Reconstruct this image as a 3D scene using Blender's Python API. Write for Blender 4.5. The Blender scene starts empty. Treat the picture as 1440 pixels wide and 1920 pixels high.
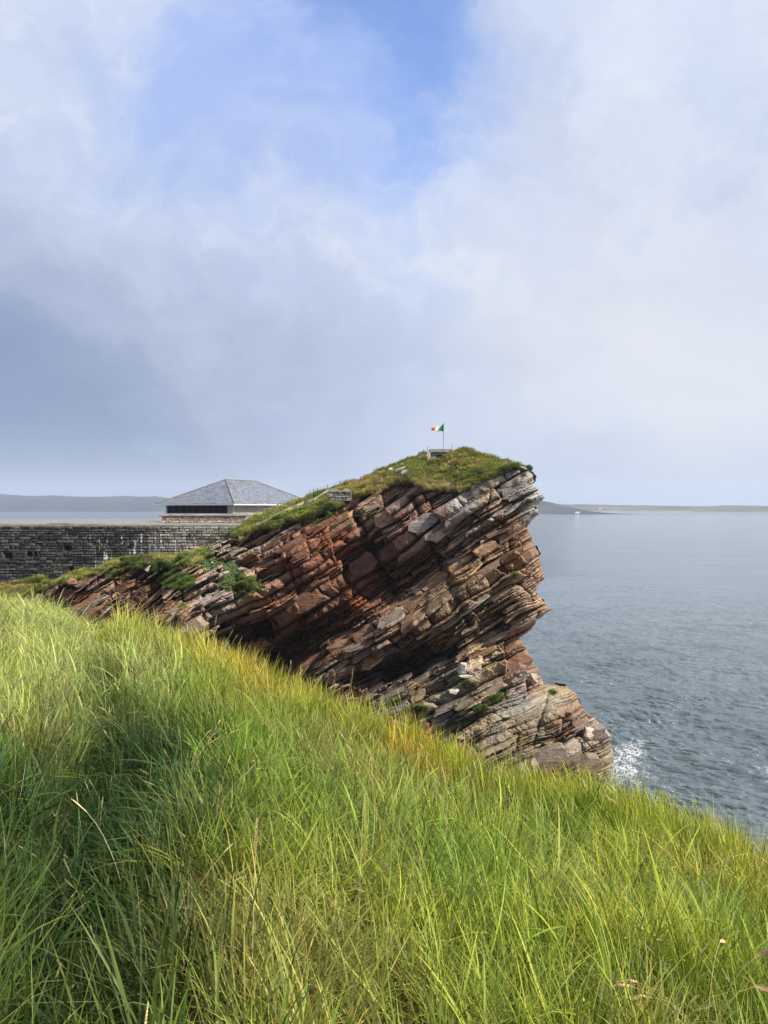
import bpy, bmesh, math, random
import numpy as np
from mathutils import Vector, Matrix

random.seed(7)
rng = np.random.default_rng(7)
SC = bpy.context.scene
COL = SC.collection
F = 1387.0          # focal length in photo pixels
HY = 951.0          # horizon row of the photo
ZC = 27.0           # eye height above the sea

# ------------------------------------------------------------------ camera
cam_d = bpy.data.cameras.new('camera')
cam = bpy.data.objects.new('camera', cam_d)
COL.objects.link(cam)
cam.location = (0, 0, ZC)
cam.rotation_euler = (math.radians(90) - math.atan((960 - HY) / F), 0, 0)
cam_d.sensor_fit = 'VERTICAL'
cam_d.sensor_height = 36.0
cam_d.lens = F / 1920 * 36.0
cam_d.clip_start = 0.05
cam_d.clip_end = 60000
SC.camera = cam

# ------------------------------------------------------------------ exposure
EXPO = 1.15
SC.view_settings.view_transform = 'Standard'
SC.view_settings.look = 'None'
SC.view_settings.gamma = 1.0
SC.view_settings.use_curve_mapping = False
SC.view_settings.exposure = EXPO
SC.cycles.use_denoising = True
SC.cycles.denoiser = 'OPENIMAGEDENOISE'
SC.cycles.max_bounces = 6
SC.cycles.diffuse_bounces = 3
SC.cycles.glossy_bounces = 2
SC.cycles.transmission_bounces = 4
SC.cycles.volume_bounces = 0
SC.cycles.sample_clamp_indirect = 6.0

# ------------------------------------------------------------------ sun
SUN_DIR = Vector((0.66, -0.31, 0.70)).normalized()
sun_d = bpy.data.lights.new('sun', 'SUN')
sun_d.energy = 3.9
sun_d.angle = math.radians(8.0)
sun_d.color = (1.0, 0.92, 0.79)
sun = bpy.data.objects.new('sun', sun_d)
COL.objects.link(sun)
sun.location = SUN_DIR * 100
sun.rotation_euler = SUN_DIR.to_track_quat('Z', 'Y').to_euler()


# ------------------------------------------------------------------ node helper
class NT:
    def __init__(self, tree):
        self.t = tree
        self.n = tree.nodes
        self.l = tree.links

    def node(self, typ, **kw):
        n = self.n.new(typ)
        for k, v in kw.items():
            setattr(n, k, v)
        return n

    def put(self, sock, v):
        if v is None:
            return
        if isinstance(v, bpy.types.NodeSocket):
            self.l.new(v, sock)
        elif isinstance(v, (tuple, list)) and len(v) == 3 and sock.type == 'RGBA':
            sock.default_value = (*v, 1)
        else:
            sock.default_value = v

    def m(self, op, a, b=None, c=None, clamp=False):
        n = self.node('ShaderNodeMath', operation=op, use_clamp=clamp)
        for i, v in enumerate((a, b, c)):
            self.put(n.inputs[i], v)
        return n.outputs[0]

    def vm(self, op, a, b=None):
        n = self.node('ShaderNodeVectorMath', operation=op)
        self.put(n.inputs[0], a)
        if b is not None:
            self.put(n.inputs[1], b)
        return n.outputs[0]

    def mix(self, f, a, b, blend='MIX'):
        n = self.node('ShaderNodeMix', data_type='RGBA', blend_type=blend)
        n.clamp_factor = True
        n.clamp_result = False
        self.put(n.inputs[0], f)
        self.put(n.inputs[6], a)
        self.put(n.inputs[7], b)
        return n.outputs[2]

    def ss(self, v, lo, hi, a=0.0, b=1.0):
        n = self.node('ShaderNodeMapRange', interpolation_type='SMOOTHSTEP')
        self.put(n.inputs[0], v)
        for i, x in enumerate((lo, hi, a, b)):
            n.inputs[i + 1].default_value = x
        return n.outputs[0]

    def noise(self, vec, scale, detail=4, rough=0.55, dist=0.0, out=0):
        n = self.node('ShaderNodeTexNoise')
        self.put(n.inputs['Vector'], vec)
        n.inputs['Scale'].default_value = scale
        n.inputs['Detail'].default_value = detail
        n.inputs['Roughness'].default_value = rough
        n.inputs['Distortion'].default_value = dist
        return n.outputs[out]

    def mapping(self, vec, scale=(1, 1, 1), rot=(0, 0, 0), loc=(0, 0, 0)):
        n = self.node('ShaderNodeMapping')
        self.put(n.inputs[0], vec)
        n.inputs['Scale'].default_value = scale
        n.inputs['Rotation'].default_value = rot
        n.inputs['Location'].default_value = loc
        return n.outputs[0]

    def bump(self, h, strength=0.5, dist=0.05, normal=None):
        n = self.node('ShaderNodeBump')
        n.inputs['Strength'].default_value = strength
        n.inputs['Distance'].default_value = dist
        self.put(n.inputs['Height'], h)
        if normal is not None:
            self.put(n.inputs['Normal'], normal)
        return n.outputs[0]


# ------------------------------------------------------------------ world: daylight sky with broken cloud
world = bpy.data.worlds.new('World')
SC.world = world
world.use_nodes = True
W = NT(world.node_tree)
W.n.clear()
sky = W.node('ShaderNodeTexSky', sky_type='NISHITA')
sky.sun_disc = False
sky.sun_elevation = math.asin(SUN_DIR.z)
sky.sun_rotation = math.atan2(SUN_DIR.x, SUN_DIR.y)
sky.altitude = 30
sky.air_density = 1.0
sky.dust_density = 0.6
sky.ozone_density = 2.0
gen = W.node('ShaderNodeTexCoord').outputs['Generated']
nv = W.vm('NORMALIZE', gen)
# warp the direction so that every cloud edge is ragged
wn = W.noise(nv, 2.1, 6, 0.58, out=1)
wn2 = W.noise(nv, 6.5, 5, 0.6, out=1)
wv = W.vm('SCALE', W.vm('SUBTRACT', wn, (0.5, 0.5, 0.5)))
wv.node.inputs['Scale'].default_value = 0.45
wv2 = W.vm('SCALE', W.vm('SUBTRACT', wn2, (0.5, 0.5, 0.5)))
wv2.node.inputs['Scale'].default_value = 0.16
dv = W.vm('ADD', W.vm('ADD', nv, wv), wv2)
sep = W.node('ShaderNodeSeparateXYZ')
W.put(sep.inputs[0], dv)
AZ = W.m('ARCTAN2', sep.outputs[0], sep.outputs[1])
EL = W.m('ARCSINE', W.m('MAXIMUM', W.m('MINIMUM', sep.outputs[2], 1.0), -1.0))
sep0 = W.node('ShaderNodeSeparateXYZ')
W.put(sep0.inputs[0], nv)
EL0 = W.m('ARCSINE', sep0.outputs[2])
AZ0 = W.m('ARCTAN2', sep0.outputs[0], sep0.outputs[1])


def blob(az, el, wa, we, A=None, E=None):
    A = AZ if A is None else A
    E = EL if E is None else E
    a = W.m('DIVIDE', W.m('SUBTRACT', A, az), wa)
    e = W.m('DIVIDE', W.m('SUBTRACT', E, el), we)
    s = W.m('ADD', W.m('MULTIPLY', a, a), W.m('MULTIPLY', e, e))
    return W.m('POWER', 2.71828, W.m('MULTIPLY', s, -1.0))


K = 10.0 / (2 ** EXPO)          # background strength 0.1, exposure


def kc(r, g, b):
    return (r * K, g * K, b * K)


soft = W.noise(W.mapping(dv, (1, 1, 1.7)), 2.4, 7, 0.55)
fine = W.noise(W.mapping(dv, (1, 1, 2.2)), 6.0, 6, 0.6)
cl = W.mix(W.ss(soft, 0.32, 0.68), kc(0.55, 0.64, 0.86), kc(0.72, 0.795, 0.95))
cl = W.mix(W.m('MULTIPLY', W.ss(fine, 0.45, 0.70), 0.55), cl, kc(0.76, 0.81, 0.92))
bil = W.noise(W.mapping(dv, (1, 1, 1.5)), 3.2, 10, 0.60, 0.0)
cl = W.mix(W.ss(bil, 0.36, 0.50, 0.45, 0), cl, kc(0.49, 0.56, 0.74))
cl = W.mix(W.ss(bil, 0.50, 0.66, 0, 0.75), cl, kc(0.80, 0.85, 0.94))
# pale thin veil high up
thin = W.m('ADD', blob(-0.06, 0.47, 0.27, 0.21), W.m('MULTIPLY', W.m('SUBTRACT', fine, 0.5), 1.1))
cl = W.mix(W.ss(thin, 0.10, 1.0, 0, 0.85), cl, kc(0.36, 0.50, 0.92))
# whiter clouds to the right
wr = W.m('ADD', blob(0.40, 0.17, 0.40, 0.24), W.m('MULTIPLY', W.m('SUBTRACT', fine, 0.5), 0.8))
cl = W.mix(W.ss(wr, 0.0, 1.0, 0, 0.75), cl, kc(0.80, 0.82, 0.87))
# dark rain bank low on the left
dk = W.m('ADD', blob(-0.55, 0.06, 0.50, 0.27), W.m('MULTIPLY', W.m('SUBTRACT', fine, 0.5), 0.45))
cl = W.mix(W.ss(dk, 0.0, 1.0, 0, 0.95), cl, kc(0.215, 0.29, 0.475))
# lavender grey band over the horizon
hz = W.ss(W.m('ABSOLUTE', EL0), 0.0, 0.12, 1, 0)
cl = W.mix(W.m('MULTIPLY', hz, 0.42), cl, kc(0.47, 0.52, 0.60))
# the gap of clear sky
gp = W.m('ADD', blob(0.035, 0.66, 0.10, 0.32), W.m('MULTIPLY', W.m('SUBTRACT', fine, 0.5), 1.3))
gp = W.m('ADD', gp, W.m('MULTIPLY', W.m('SUBTRACT', soft, 0.5), 0.25))
cl = W.mix(W.m('MULTIPLY', W.m('MULTIPLY', W.ss(bil, 0.50, 0.66), 0.30), W.ss(EL0, 0.22, 0.42)), cl, kc(0.80, 0.85, 0.94))
blue = W.vm('MULTIPLY', sky.outputs[0], (0.92, 1.01, 1.24))
cl = W.mix(W.ss(gp, 0.10, 1.1, 0, 0.95), cl, blue)
bg = W.node('ShaderNodeBackground')
bg.inputs['Strength'].default_value = 0.1
W.put(bg.inputs['Color'], cl)
wo = W.node('ShaderNodeOutputWorld')
W.l.new(bg.outputs[0], wo.inputs[0])


# ------------------------------------------------------------------ helpers
def tag(o, label=None, cat=None, group=None, kind=None):
    if label:
        o['label'] = label
    if cat:
        o['category'] = cat
    if group:
        o['group'] = group
    if kind:
        o['kind'] = kind
    return o


def link(name, me, mat=None, parent=None):
    o = bpy.data.objects.new(name, me)
    COL.objects.link(o)
    if mat is not None and me is not None and not me.materials:
        me.materials.append(mat)
    if parent is not None:
        o.parent = parent
        if parent.type == 'EMPTY':
            o.matrix_parent_inverse = Matrix.Identity(4)
    return o


def empty(name, loc, rz=0.0):
    o = bpy.data.objects.new(name, None)
    COL.objects.link(o)
    o.location = loc
    o.rotation_euler = (0, 0, rz)
    o.empty_display_size = 0.2
    return o


def np_mesh(name, verts, quads, smooth=False):
    verts = np.asarray(verts, dtype=np.float32)
    quads = np.asarray(quads, dtype=np.int32)
    n = quads.shape[1]
    me = bpy.data.meshes.new(name)
    me.vertices.add(len(verts))
    me.vertices.foreach_set('co', verts.ravel())
    me.loops.add(quads.size)
    me.loops.foreach_set('vertex_index', quads.ravel())
    me.polygons.add(len(quads))
    me.polygons.foreach_set('loop_start', np.arange(0, quads.size, n, dtype=np.int32))
    me.polygons.foreach_set('loop_total', np.full(len(quads), n, dtype=np.int32))
    me.polygons.foreach_set('use_smooth', np.full(len(quads), bool(smooth)))
    me.update(calc_edges=True)
    return me


def set_col(me, cols, name='col'):
    a = me.color_attributes.new(name, 'FLOAT_COLOR', 'POINT')
    c = np.ones((len(me.vertices), 4), dtype=np.float32)
    c[:, :3] = cols
    a.data.foreach_set('color', c.ravel())


def grid_quads(nr, nc):
    i = np.arange(nr - 1)[:, None] * nc + np.arange(nc - 1)[None, :]
    i = i.ravel()
    return np.stack([i, i + 1, i + nc + 1, i + nc], 1)


class MB:
    """collects boxes and tubes for one mesh"""
    def __init__(self):
        self.v, self.f = [], []

    def box(self, x0, x1, y0, y1, z0, z1):
        b = len(self.v)
        self.v += [(x0, y0, z0), (x1, y0, z0), (x1, y1, z0), (x0, y1, z0), (x0, y0, z1), (x1, y0, z1), (x1, y1, z1), (x0, y1, z1)]
        self.f += [tuple(b + k for k in q) for q in ((0, 3, 2, 1), (4, 5, 6, 7), (0, 1, 5, 4), (1, 2, 6, 5), (2, 3, 7, 6), (3, 0, 4, 7))]
        return self

    def hexa(self, pts):
        b = len(self.v)
        self.v += [tuple(p) for p in pts]
        self.f += [tuple(b + k for k in q) for q in ((0, 3, 2, 1), (4, 5, 6, 7), (0, 1, 5, 4), (1, 2, 6, 5), (2, 3, 7, 6), (3, 0, 4, 7))]
        return self

    def tube(self, p0, p1, r0, r1=None, n=8, cap=True):
        r1 = r0 if r1 is None else r1
        p0, p1 = Vector(p0), Vector(p1)
        d = (p1 - p0).normalized()
        a = d.orthogonal().normalized()
        c = d.cross(a)
        b = len(self.v)
        for p, r in ((p0, r0), (p1, r1)):
            for k in range(n):
                t = 2 * math.pi * k / n
                self.v.append(tuple(p + a * (r * math.cos(t)) + c * (r * math.sin(t))))
        for k in range(n):
            k2 = (k + 1) % n
            self.f.append((b + k, b + k2, b + n + k2, b + n + k))
        if cap:
            self.f.append(tuple(b + k for k in reversed(range(n))))
            self.f.append(tuple(b + n + k for k in range(n)))
        return self

    def poly(self, pts):
        b = len(self.v)
        self.v += [tuple(p) for p in pts]
        self.f.append(tuple(range(b, b + len(pts))))
        return self

    def cells(self, x0, x1, z0, z1, y0, y1, holes):
        xs = sorted({x0, x1, *[h[0] for h in holes], *[h[1] for h in holes]})
        zs = sorted({z0, z1, *[h[2] for h in holes], *[h[3] for h in holes]})
        for i in range(len(xs) - 1):
            for j in range(len(zs) - 1):
                cx, cz = (xs[i] + xs[i + 1]) / 2, (zs[j] + zs[j + 1]) / 2
                if any(h[0] < cx < h[1] and h[2] < cz < h[3] for h in holes):
                    continue
                self.box(xs[i], xs[i + 1], y0, y1, zs[j], zs[j + 1])
        return self

    def mesh(self, name):
        me = bpy.data.meshes.new(name)
        me.from_pydata(self.v, [], self.f)
        me.update()
        return me

    def build(self, name, mat, parent=None, loc=None):
        o = link(name, self.mesh(name), mat, parent)
        if loc is not None:
            o.location = loc
        return o


def P(px, py, D):
    px, py, D = np.asarray(px, float), np.asarray(py, float), np.asarray(D, float)
    return np.stack(np.broadcast_arrays((px - 720) / F * D, D, ZC - (py - HY) / F * D), -1)


def P1(px, py, D):
    return Vector(P(px, py, D).tolist())


def hsh(i, j=0, k=0):
    s = np.sin(np.asarray(i) * 12.9898 + np.asarray(j) * 78.233 + np.asarray(k) * 37.719) * 43758.5453
    return s - np.floor(s)


def vnoise(x, y, seed=0):
    x, y = np.asarray(x, float), np.asarray(y, float)
    xi, yi = np.floor(x), np.floor(y)
    fx, fy = x - xi, y - yi
    fx, fy = fx * fx * (3 - 2 * fx), fy * fy * (3 - 2 * fy)
    a, b = hsh(xi, yi, seed), hsh(xi + 1, yi, seed)
    c, d = hsh(xi, yi + 1, seed), hsh(xi + 1, yi + 1, seed)
    return (a * (1 - fx) + b * fx) * (1 - fy) + (c * (1 - fx) + d * fx) * fy


def fbm(x, y, seed=0, o=4):
    s, a, t = 0, 0.5, 0
    for k in range(o):
        s = s + a * vnoise(x * 2 ** k, y * 2 ** k, seed + k * 3)
        t += a
        a *= 0.55
    return s / t


class TPS:
    def __init__(self, pts, vals, lam=0.02):
        self.p = np.asarray(pts, float) / 100
        n = len(self.p)
        K_ = self._k(self.p) + lam * np.eye(n)
        Q = np.hstack([np.ones((n, 1)), self.p])
        A = np.vstack([np.hstack([K_, Q]), np.hstack([Q.T, np.zeros((3, 3))])])
        self.w = np.linalg.solve(A, np.concatenate([np.asarray(vals, float), np.zeros(3)]))

    def _k(self, q):
        d = ((q[:, None, :] - self.p[None]) ** 2).sum(-1)
        return 0.5 * d * np.log(d + 1e-9)

    def __call__(self, x, y):
        x, y = np.broadcast_arrays(np.asarray(x, float), np.asarray(y, float))
        q = np.stack([x.ravel(), y.ravel()], 1) / 100
        out = np.empty(len(q))
        for i in range(0, len(q), 60000):
            s = q[i:i + 60000]
            out[i:i + 60000] = self._k(s) @ self.w[:-3] + self.w[-3] + s @ self.w[-2:]
        return out.reshape(x.shape)


def poly_sd(px, py, poly):
    """signed distance to a polygon, positive inside"""
    px, py = np.asarray(px, float), np.asarray(py, float)
    d = np.full(px.shape, 1e9)
    ins = np.zeros(px.shape, bool)
    n = len(poly)
    for k in range(n):
        (x0, y0), (x1, y1) = poly[k], poly[(k + 1) % n]
        ex, ey = x1 - x0, y1 - y0
        t = np.clip(((px - x0) * ex + (py - y0) * ey) / (ex * ex + ey * ey + 1e-9), 0, 1)
        d = np.minimum(d, (px - x0 - t * ex) ** 2 + (py - y0 - t * ey) ** 2)
        if y0 != y1:
            c = ((y0 > py) != (y1 > py)) & (px < (x1 - x0) * (py - y0) / (y1 - y0) + x0)
            ins ^= c
    return np.where(ins, 1, -1) * np.sqrt(d)


def lin(pts, x):
    a = np.asarray(pts, float)
    return np.interp(x, a[:, 0], a[:, 1])


# ------------------------------------------------------------------ materials
def new_mat(name):
    m = bpy.data.materials.new(name)
    m.use_nodes = True
    t = NT(m.node_tree)
    t.n.clear()
    out = t.node('ShaderNodeOutputMaterial')
    b = t.node('ShaderNodeBsdfPrincipled')
    t.l.new(b.outputs[0], out.inputs[0])
    return m, t, b, out


def plain(name, col, rough=0.7, var=0.25, scale=3.0, spec=0.3, bump=0.0):
    m, t, b, _ = new_mat(name)
    pos = t.node('ShaderNodeNewGeometry').outputs['Position']
    n = t.noise(pos, scale, 5, 0.6)
    lo = tuple(c * (1 - var) for c in col)
    hi = tuple(min(1, c * (1 + var)) for c in col)
    t.put(b.inputs['Base Color'], t.mix(t.ss(n, 0.3, 0.7), lo, hi))
    b.inputs['Roughness'].default_value = rough
    b.inputs['Specular IOR Level'].default_value = spec
    if bump:
        t.put(b.inputs['Normal'], t.bump(t.noise(pos, scale * 4, 6, 0.65), 0.6, bump))
    return m


DIP = math.radians(31)


def make_rock():
    m, t, b, _ = new_mat('bedded_rock')
    pos = t.node('ShaderNodeNewGeometry').outputs['Position']
    att = t.node('ShaderNodeAttribute', attribute_name='col').outputs['Color']
    lam = t.mapping(pos, (0.5, 1.2, 4.0), (0, DIP, 0))       # thin lamination along the bedding
    n1 = t.noise(lam, 1.6, 6, 0.62)
    n2 = t.noise(pos, 0.5, 6, 0.6)
    n3 = t.noise(pos, 5.0, 7, 0.68)
    c = t.mix(t.ss(n1, 0.35, 0.68), t.vm('MULTIPLY', att, (0.68, 0.64, 0.62)), t.vm('MULTIPLY', att, (1.32, 1.30, 1.27)))
    c = t.mix(t.ss(n3, 0.38, 0.72, 0, 0.6), c, t.vm('MULTIPLY', att, (0.62, 0.60, 0.60)))
    # pale and ochre lichen in patches
    lic = t.m('MULTIPLY', t.ss(n2, 0.52, 0.66), t.ss(n3, 0.45, 0.6))
    c = t.mix(t.m('MULTIPLY', lic, 0.45), c, (0.34, 0.32, 0.27))
    mn = t.noise(pos, 0.9, 5, 0.6)
    c = t.mix(t.ss(mn, 0.62, 0.70, 0, 0.7), c, t.vm('MULTIPLY', att, (0.30, 0.29, 0.30)))
    spz = t.node('ShaderNodeSeparateXYZ')
    t.put(spz.inputs[0], pos)
    wet = t.ss(t.m('ADD', spz.outputs[2], t.m('MULTIPLY', t.m('SUBTRACT', n2, 0.5), 1.6)), 1.5, 0.4)
    wet.node.inputs[1].default_value, wet.node.inputs[2].default_value, wet.node.inputs[3].default_value, wet.node.inputs[4].default_value = 0.4, 1.5, 1.0, 0.0
    c = t.mix(wet, c, t.vm('MULTIPLY', c, (0.40, 0.40, 0.42)))
    t.put(b.inputs['Base Color'], c)
    t.put(b.inputs['Roughness'], t.m('SUBTRACT', 0.72, t.m('MULTIPLY', wet, 0.4)))
    b.inputs['Specular IOR Level'].default_value = 0.35
    h = t.m('ADD', t.m('MULTIPLY', n1, 0.65), t.m('MULTIPLY', n3, 0.8))
    t.put(b.inputs['Normal'], t.bump(h, 0.9, 0.16))
    return m


ROCK = make_rock()


def make_stone(name, dark, light, mossy=0.0, streaks=False, bump=0.05, xfade=None):
    m, t, b, _ = new_mat(name)
    g = t.node('ShaderNodeNewGeometry')
    pos = g.outputs['Position']
    rnd = t.m('FRACT', t.m('ADD', g.outputs['Random Per Island'], t.node('ShaderNodeObjectInfo').outputs['Random']))
    n = t.noise(pos, 2.6, 6, 0.65)
    n2 = t.noise(pos, 9.0, 5, 0.65)
    f = t.m('ADD', t.m('MULTIPLY', t.m('POWER', rnd, 1.6), 0.75), t.m('MULTIPLY', t.m('SUBTRACT', n, 0.5), 1.1))
    c = t.mix(f, dark, light)
    c = t.mix(t.ss(n2, 0.45, 0.7, 0, 0.5), c, t.vm('MULTIPLY', c, (0.5, 0.5, 0.5)))
    sp = t.node('ShaderNodeSeparateXYZ')
    t.put(sp.inputs[0], pos)
    X, Z = sp.outputs[0], sp.outputs[2]
    if xfade:
        ff = t.ss(t.m('ADD', X, t.m('MULTIPLY', t.m('SUBTRACT', t.noise(pos, 0.5, 4), 0.5), 8.0)), xfade[0], xfade[1])
        c = t.mix(ff, c, t.mix(f, (0.20, 0.19, 0.17), (0.42, 0.40, 0.36)))
    if streaks:
        # lime that has run down from the joints
        sx = t.noise(t.mapping(pos, (1, 0, 0.06)), 2.1, 3, 0.5)
        s2 = t.noise(t.mapping(pos, (1, 0, 0.35)), 1.3, 3, 0.5)
        win = t.m('MULTIPLY', t.ss(X, -40.5, -38.5), t.ss(X, -26.5, -29.5, 0, 1))
        win = t.m('MULTIPLY', win, t.ss(Z, 24.0, 23.0, 0, 1))
        st = t.m('MULTIPLY', t.ss(sx, 0.545, 0.59), t.ss(s2, 0.44, 0.54))
        c = t.mix(t.m('MULTIPLY', win, st), c, (0.46, 0.46, 0.45))
    if mossy:
        c = t.mix(t.m('MULTIPLY', t.ss(t.noise(pos, 0.8, 5, 0.65), 0.56, 0.66), mossy), c, (0.10, 0.10, 0.04))
    t.put(b.inputs['Base Color'], c)
    b.inputs['Roughness'].default_value = 0.85
    b.inputs['Specular IOR Level'].default_value = 0.25
    t.put(b.inputs['Normal'], t.bump(t.m('ADD', n, t.m('MULTIPLY', n2, 0.5)), 0.8, bump))
    return m


WALL_STONE = make_stone('dark_wall_stone', (0.020, 0.020, 0.022), (0.13, 0.127, 0.12), 0.3, True, 0.06, (-34.0, -26.0))
MORTAR = make_stone('weathered_mortar', (0.045, 0.044, 0.042), (0.15, 0.145, 0.135), 0.3, True, 0.04, (-31.0, -23.0))
PINK_STONE = make_stone('pink_rubble_stone', (0.34, 0.25, 0.20), (0.72, 0.64, 0.56), 0.0, False, 0.04)
GREY_STONE = make_stone('grey_field_stone', (0.17, 0.165, 0.155), (0.42, 0.41, 0.38), 0.2, False, 0.05)
CONCRETE = plain('old_concrete', (0.19, 0.186, 0.176), 0.9, 0.25, 1.4, 0.2, 0.01)
COPING = plain('pale_coping', (0.165, 0.16, 0.148), 0.9, 0.28, 0.9, 0.2, 0.01)
PARAPET = plain('lime_washed_parapet', (0.33, 0.315, 0.27), 0.9, 0.2, 2.0, 0.2, 0.01)
BUNKER = plain('board_marked_concrete', (0.24, 0.21, 0.18), 0.9, 0.22, 2.0, 0.2, 0.01)
SLABROOF = plain('weathered_roof_slab', (0.23, 0.22, 0.22), 0.9, 0.2, 2.0, 0.2, 0.01)
RENDER = plain('grey_beige_render', (0.36, 0.34, 0.30), 0.9, 0.1, 0.8, 0.2)
WHITE = plain('white_gutter_paint', (0.60, 0.60, 0.60), 0.5, 0.05, 2.0, 0.4)
DARKFRAME = plain('dark_window_frame', (0.03, 0.03, 0.033), 0.5, 0.1, 2.0, 0.4)
STEEL = plain('galvanised_steel', (0.28, 0.29, 0.30), 0.5, 0.15, 6.0, 0.5)
POSTMAT = plain('weathered_post', (0.14, 0.13, 0.12), 0.8, 0.2, 6.0, 0.3)
GATE = plain('grey_gate_paint', (0.26, 0.25, 0.25), 0.6, 0.08, 3.0, 0.4)
LICHEN = plain('lichened_ridge', (0.17, 0.135, 0.09), 0.9, 0.4, 4.0, 0.2, 0.01)
VERDIGRIS = plain('flag_green', (0.012, 0.27, 0.075), 0.8, 0.08, 3.0, 0.2)
FLAGWHITE = plain('flag_white', (0.80, 0.80, 0.80), 0.8, 0.03, 3.0, 0.2)
FLAGORANGE = plain('flag_orange', (0.85, 0.25, 0.025), 0.8, 0.06, 3.0, 0.2)
POLEMAT = plain('grey_pole', (0.33, 0.34, 0.36), 0.4, 0.08, 3.0, 0.5)

m, t, b, _ = new_mat('dark_glass')
b.inputs['Base Color'].default_value = (0.006, 0.007, 0.008, 1)
b.inputs['Roughness'].default_value = 0.12
b.inputs['Specular IOR Level'].default_value = 0.12
GLASS = m

m, t, b, _ = new_mat('blue_grey_slate')
g = t.node('ShaderNodeNewGeometry')
r = g.outputs['Random Per Island']
n = t.noise(g.outputs['Position'], 1.1, 5, 0.6)
c = t.mix(r, (0.085, 0.10, 0.13), (0.19, 0.21, 0.25))
c = t.mix(t.ss(n, 0.42, 0.75, 0, 0.5), c, (0.24, 0.25, 0.275))
t.put(b.inputs['Base Color'], c)
b.inputs['Roughness'].default_value = 0.5
b.inputs['Specular IOR Level'].default_value = 0.4
SLATE = m

# foliage
def make_grass(name, trans=0.45):
    m, t, b, out = new_mat(name)
    tint = t.node('ShaderNodeAttribute', attribute_name='tint', attribute_type='INSTANCER').outputs['Color']
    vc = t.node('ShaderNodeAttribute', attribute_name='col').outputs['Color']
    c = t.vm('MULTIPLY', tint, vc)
    t.put(b.inputs['Base Color'], c)
    b.inputs['Roughness'].default_value = 0.55
    b.inputs['Specular IOR Level'].default_value = 0.22
    tr = t.node('ShaderNodeBsdfTranslucent')
    t.put(tr.inputs['Color'], t.vm('MULTIPLY', c, (1.15, 1.15, 0.8)))
    mx = t.node('ShaderNodeMixShader')
    mx.inputs[0].default_value = trans
    t.l.new(b.outputs[0], mx.inputs[1])
    t.l.new(tr.outputs[0], mx.inputs[2])
    t.l.new(mx.outputs[0], out.inputs[0])
    return m


GRASS = make_grass('grass_blade', 0.27)

m, t, b, _ = new_mat('matted_turf')
pos = t.node('ShaderNodeNewGeometry').outputs['Position']
n = t.noise(pos, 1.2, 6, 0.65)
n2 = t.noise(pos, 14.0, 5, 0.7)
c = t.mix(t.ss(n, 0.3, 0.7), (0.030, 0.036, 0.012), (0.065, 0.055, 0.022))
c = t.mix(t.ss(n2, 0.4, 0.75, 0, 0.6), c, (0.045, 0.035, 0.018))
t.put(b.inputs['Base Color'], c)
b.inputs['Roughness'].default_value = 0.95
b.inputs['Specular IOR Level'].default_value = 0.1
t.put(b.inputs['Normal'], t.bump(n2, 1.0, 0.06))
TURF = m

# ------------------------------------------------------------------ the sea
SEA = None


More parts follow.
